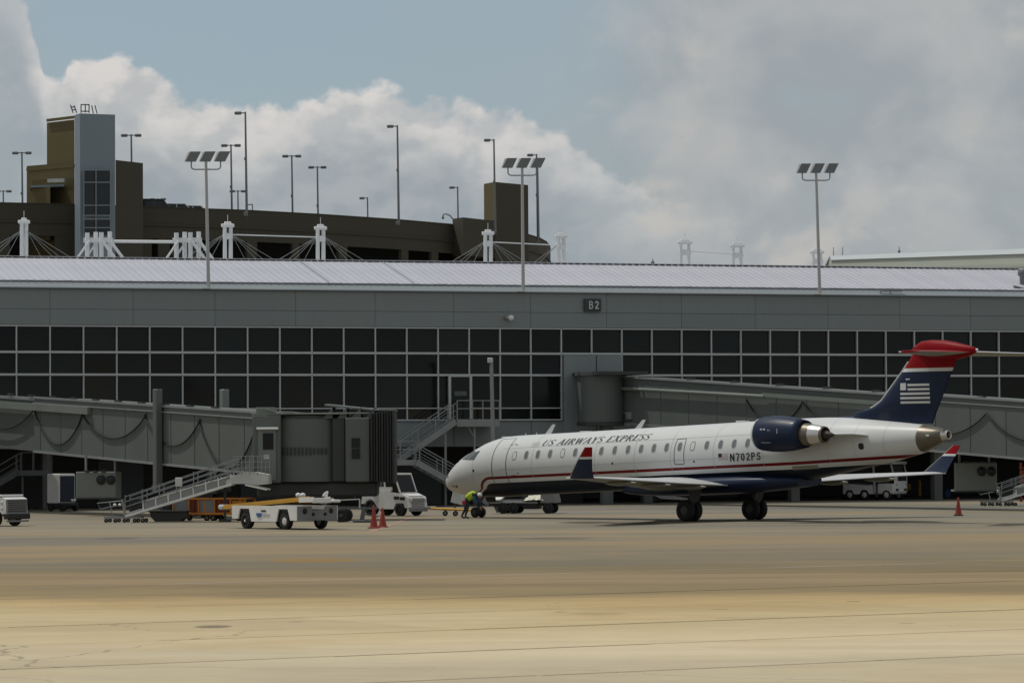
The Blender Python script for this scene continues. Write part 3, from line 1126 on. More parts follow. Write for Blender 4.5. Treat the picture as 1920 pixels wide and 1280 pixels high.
def block(parent, name, plan, z0, z1, mats, mi):
    """upright block over plan = [(u, D)...]; mats per flank"""
    P = [Vector((at(u, 300, D).x, D, z0)) for u, D in plan]
    mb = MB()
    mb.prism(P, (0, 0, z1 - z0), 0, mi)
    return mb.build(name, mats, parent)


def zat(v, D, u=960):
    return at(u, v, D).z


tow = thing('stair_tower', 'tall stair tower with blue grey front and brown flanks on the garage', 'tower', (0, 0, 0))
block(tow, 'shaft', [(88, 361.6), (139.6, 358.2), (139.6, 378), (88, 380)], 20, zat(217, 354, 110), ['garage', 'garage_sunlit'], [1, 0, 0, 0])
block(tow, 'front_bay', [(140, 350.6), (150, 349), (216, 350.5), (216, 368), (140, 368)], 18, zat(214.5, 350, 180), ['tower_grey'], [0] * 5)
block(tow, 'lower_wing', [(50, 361.4), (139.4, 356.9), (139.4, 383), (50, 386)], 20, zat(306, 358, 90), ['garage', 'garage_sunlit'], [1, 0, 0, 0])
block(tow, 'side_wing', [(216.6, 352), (268, 356), (268, 375), (216.6, 372)], 20, zat(303, 354, 240), ['garage'], [0] * 4)
# mouldings and porch in the painted sunlit tone
mb = MB()
for (a, b, v0, v1) in (((88, 361.35), (139.4, 357.95), 226, 233), ((50, 361.1), (139.2, 356.6), 318, 324)):
    A_, B_ = at(a[0], v0, a[1]), at(b[0], v0, b[1])
    mb.bar(A_, Vector((B_.x, B_.y, A_.z)), .12, .28)
mb.build('moulding', 'garage_sunlit', tow)
block(tow, 'porch', [(60, 357.9), (94, 356.4), (94, 362), (60, 364)], 24, zat(347, 354, 75), ['garage_sunlit'], [0] * 4)
block(tow, 'porch_roof', [(57, 357.5), (120, 355.9), (120, 362), (57, 366)], zat(346.8, 354, 75), zat(343, 354, 75), ['tower_grey'], [0] * 4)
A_, B_ = at(90, 339, 356.3), at(121, 338, 355.8)
mb = MB()
mb.bar(A_, B_, .3, .35)
mb.build('porch_lamp', 'white_dirty', tow)
# glazing of the tower
FA, FB = at(158, 400, 348.7), at(208, 400, 349.9)


def tower_pt(u, v, off=0.0):
    f_ = (u - 158) / 50
    D = 348.95 + f_ * 1.25 - off
    return at(u, v, D)


for (v0, v1) in ((320, 341), (343, 384), (386, 403), (412, 426), (428, 440)):
    for (u0, u1) in ((158.5, 179), (181, 205.5)):
        mb = MB()
        q = [tower_pt(u0, v1, .1), tower_pt(u1, v1, .1), tower_pt(u1, v0, .1), tower_pt(u0, v0, .1)]
        mb.prism(q, (0, .18, 0))
        mb.build('window', 'glass_far', tow)
mb = MB()
for u in (157, 180, 207.5):
    mb.bar(tower_pt(u, 445, .2), tower_pt(u, 319, .2), .1, .1)
for v in (319, 342, 385, 404, 411, 427):
    mb.bar(tower_pt(157, v, .2), tower_pt(207.5, v, .2), .1, .1)
mb.build('window_frame', 'tower_grey', tow)
# roof ladders of the tower
mb = MB()
for (u, v, u2, v2) in ((132, 197, 137, 212), (139, 198, 144, 212), (134, 201, 140, 201), (136, 206, 142, 206), (152, 196, 152, 212), (167, 196, 167, 212), (152, 196.5, 168, 196.5), (160, 196, 160, 211), (153, 209, 168, 209), (172, 198, 175, 213), (178, 198, 182, 213)):
    mb.bar(at(u, v, 358), at(u2, v2, 358), .11, .11)
ld = mb.build('roof_ladder', 'lampgrey')
tag(ld, 'thin dark ladder frames on top of the stair tower', 'ladder')
# block at the garage end with lower ramp wall
blk = thing('stair_block', 'plain brown block rising at the far end of the garage', 'building', (0, 0, 0))
block(blk, 'shaft', [(907, 400), (927, 397), (990, 402), (990, 418), (907, 416)], 20, zat(343.5, 399, 950), ['garage', 'garage_sunlit'], [1, 0, 0, 0, 0])
block(blk, 'ramp_wall', [(848, 391), (868, 388.6), (926, 394.6), (926, 401), (848, 397)], 24, zat(409, 390, 880), ['garage'], [0] * 5)

# lamps on the garage deck
def deck_lamp(u, v, heads, arm, lab, group):
    zt = 36.5
    k = (847 - .006 * (u - 960) - v)
    D = (zt - EYE) * FPX / k
    p = at(u, v, D)
    t = thing('garage_lamp', lab, 'lamp post', (p.x, p.y, 26.3), 0, group)
    hh = p.z - 26.3
    mb = MB()
    mb.box((0, 0, .2), (.4, .4, .4), ch=.05)
    mb.tube((.10, 0, .3), (0, 0, hh), .13, .085, 8)
    mb.box((-.04, -.1, hh * .55), (.16, .2, .3), ch=.03)
    mb.build('shaft', 'lampgrey', t)
    for s_ in heads:
        mb = MB()
        mb.bar((0, 0, hh - .12), (s_ * .42, 0, hh - .10), .10, .10)
        mb.box((s_ * .72, 0, hh - .10), (.72, .40, .26), ch=.09)
        hd = mb.build('lamp_head', 'lampgrey', t)
        mb = MB()
        mb.box((s_ * .74, 0, hh - .245), (.6, .32, .05), ch=.015)
        mb.build('lens', 'lens', hd)


LG = 'lamp posts on the garage deck'
for u, v, hd, lab in ((41, 285, (-1, 1), 'twin headed lamp post left of the stair tower'), (246, 252, (-1, 1), 'twin headed lamp post just right of the stair tower'),
                      (460, 210, (-1,), 'tallest single headed lamp post on the garage, left of centre'), (433, 271, (-1, 1), 'twin headed lamp post just left of the tallest single lamp'),
                      (446, 357, (-1, 1), 'short far twin lamp between two taller posts'), (547, 291, (-1, 1), 'left twin headed lamp of the middle pair above the garage'),
                      (595, 312, (-1, 1), 'right twin headed lamp of the middle pair above the garage'), (689, 370, (-1,), 'shortest single headed lamp above the garage middle'),
                      (745, 235, (-1,), 'tall single headed lamp in the middle of the garage front'), (858, 350, (-1,), 'short single headed lamp over the ramp wall'),
                      (926, 261, (-1,), 'single headed lamp in front of the brown end block'), (1006, 289, (-1,), 'single headed lamp right behind the middle floodlight mast'),
                      (1008, 310, (), 'bare pole close beside the lamp right of the end block'),
                      (6, 357, (-1, 1), 'lamp head cut by the left picture edge'), (296, 372, (-1, 1), 'far twin lamp just above the parked car roof')):
    deck_lamp(u, v, hd, 0, lab, LG)
# gooseneck with a hanging lamp
b = at(850, 412, 392)
t = thing('gooseneck_lamp', 'curved gooseneck lamp leaning over the garage parapet', 'lamp', b)
mb = MB()
mb.path([b - b, (-.35, 0, .45), (-.75, 0, .62), (-1.05, 0, .6), (-1.12, 0, .38)], .07, 7)
mb.build('arm', 'lampgrey', t)
mb = MB()
mb.lathe([(0, .06), (.15, .14), (.32, .12), (.36, .02)], (-1.12, 0, .42), (0, 0, -1), 10)
mb.build('lamp_head', 'lampgrey', t)


# parked cars on the deck
def deck_car(u, D, rz, body_m, lab, L=4.6, H_=1.6):
    p = at(u, 380, D)
    t = thing('parked_car', lab, 'car', (p.x, p.y, 26.3), rz, 'cars parked on the garage deck')
    mb = MB()
    prof = [(-L / 2, .35), (-L / 2, .85), (-L / 2 + .25, .95), (-L * .27, 1.02), (L * .28, .98), (L / 2 - .2, .85), (L / 2, .6), (L / 2, .35)]
    mb.prism([(x, -.88, z) for x, z in prof], (0, 1.76, 0))
    mb.build('body', body_m, t)
    mb = MB()
    top_ = [(-L * .40, 1.0), (-L * .32, H_ - .03), (-L * .1, H_ + .02), (L * .10, H_ - .05), (L * .27, 1.0)]
    rs = [[(x, -.80 + (z - 1) * .25, z) for x, z in top_], [(x, .80 - (z - 1) * .25, z) for x, z in top_]]
    mb.rings(rs, 0, False, True, True)
    mb.build('cabin_glass', 'glass_far', t)
    mb = MB()
    mb.prism([(-L * .33, -.66, H_ + .0), (L * .11, -.66, H_ - .03), (L * .11, .66, H_ - .03), (-L * .33, .66, H_)], (0, 0, .05))
    for s_ in (-1, 1):
        mb.bar((-L * .41, s_ * .80, 1.0), (-L * .32, s_ * .67, H_), .08)
        mb.bar((L * .28, s_ * .80, 1.0), (L * .11, s_ * .67, H_), .08)
        mb.bar((-L * .08, s_ * .80, 1.0), (-L * .08, s_ * .67, H_), .07)
    mb.build('roof', body_m, t)
    for sx in (-.31, .31):
        for s_ in (-1, 1):
            mb = MB()
            mb.lathe([(-.1, .05), (-.1, .32), (.1, .32), (.1, .05)], (sx * L, s_ * .8, .33), (0, 1, 0), 14)
            mb.build('wheel', 'rubber', t)


deck_car(296, 363.6, R(5), 'car_dark', 'dark car with pale window line parked on the garage deck beside the tower', 4.7, 2.08)
deck_car(338, 366, R(5), 'car_white', 'white car whose low roof just shows over the garage parapet', 4.4, 1.76)
deck_car(368, 368, R(5), 'car_white', 'white car roof right of the other white one on the garage deck', 4.3, 1.70)
b = at(468, 388, 380)
t = thing('parapet_bracket', 'small dark bracket on the garage parapet beside the tallest lamp', 'bracket', b)
mb = MB()
mb.bar((-.25, 0, .2), (.3, 0, .28), .1)
mb.bar((.3, 0, -1.0), (.3, 0, .28), .1)
mb.build('bar', 'lampgrey', t)

# far pale building on the right
fb = thing('far_hall', 'pale hall with shallow roof at the far right behind the terminal', 'building', (0, 0, 0))
P1, P2 = at(1557, 488, 372), at(1990, 474, 318)
P1b, P2b = at(1556, 479.5, 376), at(1990, 463.5, 322)
mb = MB()
w0, w1 = Vector((P1.x, P1.y, 0)), Vector((P2.x, P2.y, 0))
mb.add([w0, w1, P2, P1], [(0, 1, 2, 3)])
mb.add([w0, P1, Vector((P1b.x, P1b.y, P1b.z)), Vector((P1b.x, P1b.y + 40, 0))], [(0, 1, 2, 3)])
mb.build('wall', 'pale_wall', fb, fix=False)
mb = MB()
mb.add([P1 + Vector((0, -.5, 0)), P2 + Vector((0, -.5, 0)), P2b, P1b, P2b + Vector((10, 40, -5)), P1b + Vector((0, 40, -5))], [(0, 1, 2, 3), (3, 2, 4, 5)])
mb.build('roof', 'pale_roof', fb, fix=False)
mb = MB()
for k in range(3):
    q0, q1 = P1 + Vector((-.12, -.05, -.9 - k * .8)), P2 + Vector((-.12, -.05, -.9 - k * .8))
    mb = MB()
    mb.bar(q0, q1, .06, .07)
    mb.build('cladding_rail', 'pale_wall', fb)
for u, v0, v1, D in ((1563, 463, 482, 380), (1580, 463, 482, 380), (1686, 462, 478, 360), (1224, 485, 499, 290)):
    b, e = at(u, v1 + 3, D), at(u, v0, D)
    lab = {1563: 'left of two thin antennas at the far hall corner', 1580: 'right of two thin antennas at the far hall corner', 1686: 'single thin antenna on the far hall roof', 1224: 'small finial on the roof between far pylons'}[u]
    t = thing('antenna', lab, 'antenna', b, 0)
    mb = MB()
    mb.tube((0, 0, 0), (0, 0, (e - b).z), .05, .03, 6)
    if u in (1686, 1224):
        mb.lathe([(0, .03), (.1, .14), (.2, .14), (.35, .03)], (0, 0, (e - b).z * .35), (0, 0, 1), 8)
    mb.build('rod', 'lampgrey', t)

# ================================================================== jet bridges
def festoon(mb, pts, r=.06):
    """sagging cable through the hanging points"""
    out = []
    for (a, b, sag) in pts:
        a, b = Vector(a), Vector(b)
        n_ = 14
        for k in range(n_):
            s_ = k / n_
            p = a.lerp(b, s_)
            p.z -= sag * (1 - (2 * s_ - 1) ** 2) ** .9
            out.append(p)
    out.append(Vector(pts[-1][1]))
    mb.path(out, r, 6)


def tunnel(mb, xa, xb, za, zb, hw, hgt, m=0):
    """slanted box tunnel, za/zb: top heights"""
    v = []
    for x, z in ((xa, za), (xb, zb)):
        v += [(x, -hw, z - hgt), (x, hw, z - hgt), (x, hw, z), (x, -hw, z)]
    mb.add(v, [(0, 1, 2, 3), (7, 6, 5, 4), (0, 4, 5, 1), (1, 5, 6, 2), (2, 6, 7, 3), (3, 7, 4, 0)], m)


BA = R(-60)
J0 = Vector((-15.05, 170.65, 0))
jb = thing('jet_bridge', 'grey green boarding bridge with blunt cab and black bellows left of the aircraft', 'jet bridge', J0, BA, 'jet bridges at the gates')


def jl(P):
    d_ = Vector(P) - J0
    return Vector((d_.x * math.cos(BA) + d_.y * math.sin(BA), -d_.x * math.sin(BA) + d_.y * math.cos(BA), d_.z))


zt = lambda x: 5.16 - .0415 * x
mb = MB()
tunnel(mb, -30, -14.2, zt(-30) - .10, zt(-14.2) - .10, 1.36, 2.56)
mb.build('inner_tunnel', 'jet_paint', jb)
mb = MB()
tunnel(mb, -15.4, 10.4, zt(-15.4), zt(10.4), 1.5, 2.72)
mb.build('outer_tunnel', 'jet_paint', jb)
mb = MB()
for dz, yy, hh in ((.06, -1.52, .09), (-.22, -1.55, .05), (-2.66, -1.53, .10)):
    mb.bar((-15.4, yy, zt(-15.4) + dz), (10.3, yy, zt(10.3) + dz), .1, hh)
mb.bar((-30, -1.4, zt(-30) - .02), (-15.4, -1.4, zt(-15.4) - .02), .1, .1)
mb.build('edge_rail', 'steel', jb)
mb = MB()
mb.bar((-30, -1.62, zt(-30) - .42), (-8.2, -1.62, zt(-8.2) - .42), .2, .34)
mb.build('cable_tray', 'jet_paint_light', jb)
for k in range(12):
    x = -24 + k * 2.7
    mb = MB()
    mb.box((x, -1.45, zt(x) + .14), (.5, .2, .1))
    mb.build('roof_clip', 'jet_dark', jb)
mb = MB()
xs = [(-24.5, .5), (-15.3, .55), (-9.2, .62), (-1.8, .5), (4.2, .55), (10.0, .72)]
segs = []
sag = [1.15, 1.62, 1.1, 1.25, 1.9]
for k in range(5):
    a, b = xs[k], xs[k + 1]
    segs.append(((a[0], -1.56, zt(a[0]) - a[1]), (b[0], -1.56, zt(b[0]) - b[1]), sag[k]))
festoon(mb, segs, .042)
mb.build('festoon_cable', 'rubber', jb)
for x, d_ in xs:
    mb = MB()
    mb.box((x, -1.56, zt(x) - d_ + .06), (.2, .14, .12))
    mb.build('cable_hanger', 'jet_dark', jb)
for k in range(10):
    x = -14.6 + k * 2.6
    mb = MB()
    mb.bar((x, -1.505, zt(x) - 2.6), (x, -1.505, zt(x) - .3), .02, .035)
    mb.build('panel_seam', 'jet_paint', jb)
# lift columns, bogie
for s_ in (-1, 1):
    mb = MB()
    mb.box((0, s_ * 1.72, 3.6), (.42, .34, 4.8), ch=.04)
    mb.build('lift_column', 'jet_paint_light' if s_ > 0 else 'jet_paint', jb)
mb = MB()
mb.box((0, 0, 1.35), (.9, 3.7, .35), ch=.04)
mb.box((0, 0, .95), (1.6, 1.5, .5), ch=.08)
mb.build('bogie_frame', 'jet_dark', jb)
for s_ in (-1, 1):
    for s2 in (-.32, .32):
        mb = MB()
        mb.lathe([(-.2, .1), (-.2, .48), (-.13, .55), (.13, .55), (.2, .48), (.2, .1)], (0, s_ * .95 + s2 * .8, .55), (0, 1, 0), 20)
        mb.build('wheel', 'rubber', jb)
# cab: door panel, drum, end box, bellows, canopy  (its axis runs to the right, across the view)
CR = Matrix.Rotation(-BA, 3, 'Z')


def jbox(mb, X0_, X1_, D0_, D1_, z0, z1, m=0, ch=0.0):
    c_ = jl(((X0_ + X1_) / 2, (D0_ + D1_) / 2, (z0 + z1) / 2))
    mb.box(c_, (X1_ - X0_, D1_ - D0_, z1 - z0), m, CR, ch)


mb = MB()
jbox(mb, -11.45, -10.2, 160.35, 164.2, 1.68, 4.66, 0, .04)
cabw = mb.build('cab_wall', 'jet_paint', jb)
mb = MB()
jbox(mb, -11.2, -10.42, 160.28, 160.36, 1.8, 4.0)
dr = mb.build('service_door', 'jet_paint_light', jb)
mb = MB()
jbox(mb, -10.98, -10.52, 160.24, 160.30, 3.15, 3.86)
mb.build('door_window', 'glass', dr)
mb = MB()
jbox(mb, -10.95, -10.70, 160.24, 160.29, 2.72, 2.92)
mb.build('door_notice', 'white_dirty', dr)
mb = MB()
jbox(mb, -11.25, -10.3, 160.1, 160.34, 4.02, 4.12, 0, .02)
mb.build('door_lamp', 'lamp_white', jb)
mb = MB()
jbox(mb, -11.3, -10.5, 160.5, 162.5, 4.66, 5.0, 0, .03)
mb.build('roof_unit', 'jet_paint_light', jb)
# drum with upright ribs
DCX, DCY, DR = -9.15, 162.25, 1.82
mb = MB()
rs = []
for z in (1.72, 4.55):
    ring = []
    for k in range(48):
        a = 2 * math.pi * k / 48
        rr = DR - (.02 if k % 2 else 0)
        ring.append(jl((DCX + rr * math.cos(a), DCY + rr * math.sin(a), z)))
    rs.append(ring)
mb.rings(rs, 0, True, True)
mb.build('cab_drum', 'jet_paint', jb)
mb = MB()
rs = []
for rr, z in ((DR + .01, 4.50), (DR + .03, 4.52), (DR + .03, 4.60), (DR * .9, 4.66)):
    rs.append([jl((DCX + rr * math.cos(2 * math.pi * k / 40), DCY + rr * math.sin(2 * math.pi * k / 40), z)) for k in range(40)])
mb.rings(rs, 0, False, True)
mb.build('drum_rim', 'jet_dark', jb)
for k in range(13):
    mb = MB()
    a = R(-90) + (k - 6.6) * .098
    c_ = jl((DCX + (DR + .01) * math.cos(a), DCY + (DR + .01) * math.sin(a), 3.06))
    mb.box(c_, (.09, .06, .34 if k < 9 else .26), 0, CR @ Matrix.Rotation(a + math.pi / 2, 3, 'Z'))
    mb.build('vent_slot', 'jet_dark', jb)
mb = MB()
jbox(mb, -11.5, -7.3, 160.44, 164.3, 4.67, 4.74, 0, .02)  # slab added to keep the sun off the drum
mb.build('cab_roof', 'jet_paint_light', jb)
mb = MB()
jbox(mb, -7.95, -7.38, 160.6, 164, 1.72, 4.5, 0, .04)
mb.build('cab_jamb', 'jet_dark', jb)
mb = MB()
jbox(mb, -7.36, -6.28, 160.35, 164.1, 1.70, 4.52, 0, .04)
ce = mb.build('cab_end', 'jet_paint', jb)
mb = MB()
jbox(mb, -7.08, -6.72, 160.28, 160.36, 3.2, 3.62)
jbox(mb, -7.08, -6.72, 160.28, 160.36, 2.72, 3.14)
mb.build('window', 'glass', ce)
src = None
for k in range(9):
    mb = MB()
    x = -6.24 + k * .118
    jbox(mb, x, x + .085, 160.15 - (.0 if k % 2 else .06), 164.3, 1.72 - .01 * k, 4.72 + .012 * k, 0, .02)
    mb.build('bellows_fold', 'bellows', jb)
mb = MB()
jbox(mb, -6.24, -5.2, 160.5, 164.0, 1.85, 4.55)
mb.build('bellows_core', 'bellows', jb)
mb = MB()
jbox(mb, -6.05, -5.18, 160.2, 164.2, 4.83, 4.88)
mb.build('bellows_trim', 'steel', jb)
for k in range(4):
    mb = MB()
    x = -8.35 + k * .62
    a_, b_, c_ = jl((x, 160.6, 4.5)), jl((x + .42, 160.6, 4.98)), jl((x + .42, 160.6, 4.5))
    mb.prism([a_, b_, c_], jl((0, 3.2, 0)) - jl((0, 0, 0)))
    mb.build('canopy_hinge', 'jet_paint', jb)
mb = MB()
q = [(-8.3, 160.9, 5.05), (-6.0, 160.9, 4.80), (-6.0, 164, 4.86), (-8.3, 164, 5.1)]
mb.prism([jl(p) for p in q], (0, 0, .08))
mb.build('canopy_roof', 'jet_paint_light', jb)
mb = MB()
jbox(mb, -11.3, -6.0, 160.9, 163.8, 1.05, 1.70, 0, .1)
jbox(mb, -8.3, -7.0, 161.2, 163.4, .95, 1.7, 0, .1)
mb.build('cab_underframe', 'jet_dark', jb)
mb = MB()
jbox(mb, -10.1, -6.3, 160.55, 160.62, 4.70, 4.76)
mb.bar(jl((-10.9, 160.4, 4.95)), jl((-10.3, 160.4, 4.80)), .06)
mb.bar(jl((-10.3, 160.4, 4.80)), jl((-9.6, 160.4, 4.78)), .07)
mb.build('roof_rail', 'steel', jb)

# right hand bridge
B2A = math.atan2(-29, 17.4)
K0 = Vector((6.54, 203, 0)) + Vector((.857, .514, 0)) * 1.4
j2 = thing('jet_bridge', 'long grey green boarding bridge sloping down from the pier behind the aircraft', 'jet bridge', K0, B2A, 'jet bridges at the gates')


def kl(P):
    d_ = Vector(P) - K0
    return Vector((d_.x * math.cos(B2A) + d_.y * math.sin(B2A), -d_.x * math.sin(B2A) + d_.y * math.cos(B2A), d_.z))


zk = lambda x: 7.06 - .0565 * x
mb = MB()
tunnel(mb, -1.2, 26.0, zk(-1.2), zk(26), 1.4, 2.6)
mb.build('inner_tunnel', 'jet_paint', j2)
mb = MB()
tunnel(mb, 24.6, 42, zk(24.6) + .10, zk(42) + .10, 1.54, 2.74)
mb.build('outer_tunnel', 'jet_paint', j2)
mb = MB()
mb.bar((-1, -1.45, zk(-1) + .03), (24.6, -1.45, zk(24.6) + .03), .1, .1)
mb.bar((24.6, -1.57, zk(24.6) + .14), (42, -1.57, zk(42) + .14), .1, .1)
mb.bar((24.6, -1.57, zk(24.6) - .16), (42, -1.57, zk(42) - .16), .06, .06)
mb.bar((24.6, -1.57, zk(24.6) - 2.6), (42, -1.57, zk(42) - 2.6), .1, .1)
mb.bar((-1, -1.43, zk(-1) - 2.55), (24.6, -1.43, zk(24.6) - 2.55), .08, .1)
mb.build('edge_rail', 'steel', j2)
mb = MB()
mb.tube((-1.0, -1.62, zk(-1) - .62), (13.4, -1.62, zk(13.4) - .50), .10, .10, 8)
mb.bar((13.2, -1.6, zk(13.2) - .42), (24.6, -1.6, zk(24.6) - .42), .12, .2)
mb.build('cable_tray', 'jet_paint_light', j2)
for k in range(9):
    x = 6 + k * 4.2
    mb = MB()
    mb.box((x, -1.3, zk(x) + .16), (.6, .2, .12))
    mb.build('roof_clip', 'jet_dark', j2)
mb = MB()
festoon(mb, [((11.5, -1.46, zk(11.5) - .75), (16.6, -1.46, zk(16.6) - .65), 1.2), ((16.6, -1.46, zk(16.6) - .65), (24.9, -1.6, zk(24.9) - .7), 1.3), ((24.9, -1.6, zk(24.9) - .7), (32.0, -1.6, zk(32) - .55), 1.15), ((32, -1.6, zk(32) - .55), (38.5, -1.6, zk(38.5) - .6), 1.15)], .04)
mb.build('festoon_cable', 'rubber', j2)
for k in range(15):
    x = .4 + k * 2.75
    y_ = -1.405 if x < 24.6 else -1.545
    mb = MB()
    mb.bar((x, y_, zk(x) - 2.5), (x, y_, zk(x) - .3), .02, .035)
    mb.build('panel_seam', 'jet_paint', j2)
rc = kl((4.95, 203.9, 0))
mb = MB()
mb.lathe([(4.40, 1.0), (4.40, 1.32), (4.6, 1.32), (7.15, 1.32), (7.2, 1.45), (7.4, 1.45), (7.45, .2)], (rc.x, rc.y, 0), (0, 0, 1), 32, 0, False)
mb.build('rotunda', 'jet_paint', j2)
mb = MB()
mb.lathe([(4.42, 1.36), (4.62, 1.36)], (rc.x, rc.y, 0), (0, 0, 1), 32, 0, False, True)
mb.build('rotunda_skirt', 'jet_dark', j2)
mb = MB()
mb.tube((rc.x + .55, rc.y, 0), (rc.x + .55, rc.y, 4.45), .38, .38, 16)
mb.build('support_column', 'jet_paint', j2)
mb = MB()
mb.box((rc.x, rc.y + .6, 7.32), (3.0, 4.2, .18), 0, TA - B2A)
mb.build('link_roof', 'jet_dark', j2)
mb = MB()
mb.box((.1, -1.5, 4.95), (.42, .2, .4), ch=.02)
mb.box((-.1, -1.5, 4.45), (.5, .16, .12), ch=.02)
mb.path([(-.6, -1.5, 6.4), (-.75, -1.52, 5.9), (-.6, -1.5, 5.2), (-.1, -1.5, 5.0)], .035, 5)
mb.build('junction_box', 'steel', j2)


# air conditioning units hung below the bridges
def ac_unit(u0, u1, v_top, v_bot, D, ang, lab, posts):
    p0, p1 = at(u0, v_top, D), at(u1, v_top, D)
    zt_, zb_ = p0.z, at(u0, v_bot, D).z
    wdt = (p1.x - p0.x) / math.cos(ang)
    t = thing('air_unit', lab, 'air conditioner', (p0.x, p0.y, zb_), ang, 'air units hung under the bridges')
    hh = zt_ - zb_
    mb = MB()
    mb.box((wdt / 2, .55, hh / 2), (wdt, 1.1, hh), ch=.04)
    mb.build('housing', 'jet_paint_light', t)
    for k in (0, 1):
        mb = MB()
        cx = wdt - .27 - .47 * k
        mb.lathe([(0, .02), (0, .20), (.05, .225), (.06, .235)], (cx, -.05, hh * .70), (0, 1, 0), 20)
        fn_ = mb.build('fan', 'black_paint', t)
        mb = MB()
        mb.lathe([(-.03, .225), (-.03, .25), (.03, .25)], (cx, -.02, hh * .70), (0, 1, 0), 20)
        mb.build('fan_ring', 'jet_paint', fn_)
    for x in (.55, .95, 1.35):
        mb = MB()
        mb.box((x, -.0, hh + .03), (.22, .3, .06))
        mb.build('top_vent', 'jet_dark', t)
    mb = MB()
    mb.bar((0, -.02, .04), (wdt, -.02, .04), .05)
    mb.build('trim', 'jet_dark', t)
    for f_, zz in posts:
        mb = MB()
        mb.tube((wdt * f_, .6, hh - .02), (wdt * f_, .6, hh + zz), .06, .06, 8)
        mb.build('hanger', 'steel', t)
    return t


ac_unit(142, 219, 884, 935, 175, R(-7), 'boxy grey air unit with two round fans under the left bridge', ((.18, .8), (.9, .5)))
ac_unit(1790, 1868, 867, 922, 179, R(-5), 'boxy grey air unit with two round fans under the right bridge', ((.12, .55), (.82, .5)))
for u, v, D, lab in ((1788, 919, 180.5, 'white lamp at the foot of the right air unit'), (138, 937, 184, 'white lamp at the foot of the left air unit')):
    p = at(u, v, D)
    mb = MB()
    mb.box((0, 0, 0), (.26, .12, .10), ch=.03)
    mb.box((.1, .2, .1), (.05, .4, .05))
    o = mb.build('marker_lamp', 'lamp_white', loc=p)
    tag(o, lab, 'lamp')


# ================================================================== stairs
def flight(mb_t, mb_r, a, b, width, rail=1.0, n=12):
    """open stair between a and b (top centre lines), returns steps in mb_t and rails in mb_r"""
    a, b = Vector(a), Vector(b)
    d_ = Vector((b.x - a.x, b.y - a.y, 0)).normalized()
    sd = Vector((-d_.y, d_.x, 0)) * width / 2
    for s_ in (-1, 1):
        mb_t.bar(a + sd * s_, b + sd * s_, .06, .34)
    for k in range(n):
        p = a.lerp(b, (k + .5) / n)
        mb_t.bar(p - sd, p + sd, .28, .04)
    for s_ in (-1, 1):
        for hgt in (rail, rail * .62, rail * .3):
            mb_r.bar(a + sd * s_ + Vector((0, 0, hgt)), b + sd * s_ + Vector((0, 0, hgt)), .05 if hgt == rail else .03)
        for k in range(4):
            p = a.lerp(b, (k + .15) / 3.3)
            mb_r.bar(p + sd * s_, p + sd * s_ + Vector((0, 0, rail)), .05)


ss = thing('service_stair', 'grey steel zigzag stair climbing to the terminal door', 'stair', tw(DX, 0, 0), TA)
PZ = 4.78
mb, mr = MB(), MB()
mb.box((.5, -.95, PZ - .2), (2.5, 1.7, .4), ch=.02)
mb.build('platform', 'steel', ss)
mb, mr = MB(), MB()
flight(mb, mr, (-.8, -1.2, PZ - .1), (-4.2, -1.2, 2.5), 1.0)
mb.build('upper_flight', 'steel', ss)
mb2 = MB()
mb2.box((-4.4, -1.75, 2.42), (1.9, 2.2, .3), ch=.02)
mb2.build('landing', 'steel', ss)
mb = MB()
flight(mb, mr, (-3.5, -2.4, 2.45), (.85, -2.4, .1), 1.0, 1.0, 13)
mb.build('lower_flight', 'steel', ss)
for x0, x1, y in ((-.8, 1.75, -1.78), (1.75, 1.75, -1.78), (-5.3, -5.3, -2.8), (-5.3, -3.5, -2.85)):
    pass
for hgt in (1.05, .6):
    mr.bar((-.75, -1.78, PZ + hgt), (1.72, -1.78, PZ + hgt), .05)
    mr.bar((1.72, -1.78, PZ + hgt), (1.72, -.15, PZ + hgt), .05)
    mr.bar((-5.3, -2.82, 2.55 + hgt), (-3.5, -2.82, 2.55 + hgt), .05)
    mr.bar((-5.3, -2.82, 2.55 + hgt), (-5.3, -.7, 2.55 + hgt), .05)
for x in (-.75, .15, .75, 1.72):
    mr.bar((x, -1.78, PZ), (x, -1.78, PZ + 1.05), .055)
for x in (-5.3, -4.4, -3.5):
    mr.bar((x, -2.82, 2.5), (x, -2.82, 3.6), .055)
mr.build('handrail', 'steel', ss)
for x, y, z in ((-1.35, -1.5, PZ - .3), (.35, -1.5, PZ - .3), (-4.9, -2.7, 2.4), (-4.9, -.9, 2.4)):
    mb = MB()
    mb.tube((x, y, 0), (x, y, z), .075, .075, 8)
    if x > -2:
        mb.bar((x, y, z - .7), (x - .45, y, z), .06)
    mb.build('leg', 'steel', ss)

# dim stair under the left end of the left bridge
p = ground_at(15, 957)
s2 = thing('bridge_stair', 'dim steel stair in the shadow under the left bridge', 'stair', (p.x, p.y, 0), R(4))
mb, mr = MB(), MB()
flight(mb, mr, (.6, 0, 2.1), (-2.6, 0, .2), .9, .95, 9)
mb.build('treads', 'steel_dark', s2)
mb = MB()
mb.box((1.4, 0, 2.0), (1.7, 1.1, .28), ch=.02)
mb.build('landing', 'steel_dark', s2)
for x in (.7, 1.35, 2.15):
    mr.bar((x, -.5, 2.1), (x, -.5, 3.1), .05)
    mr.bar((x, .5, 2.1), (x, .5, 3.1), .05)
mr.bar((.7, -.5, 3.1), (2.15, -.5, 3.1), .05)
mr.build('handrail', 'steel_dark', s2)
for x in (.8, 2.1):
    mb = MB()
    mb.tube((x, -.4, 0), (x, -.4, 1.9), .06, .06, 8)
    mb.build('leg', 'steel_dark', s2)

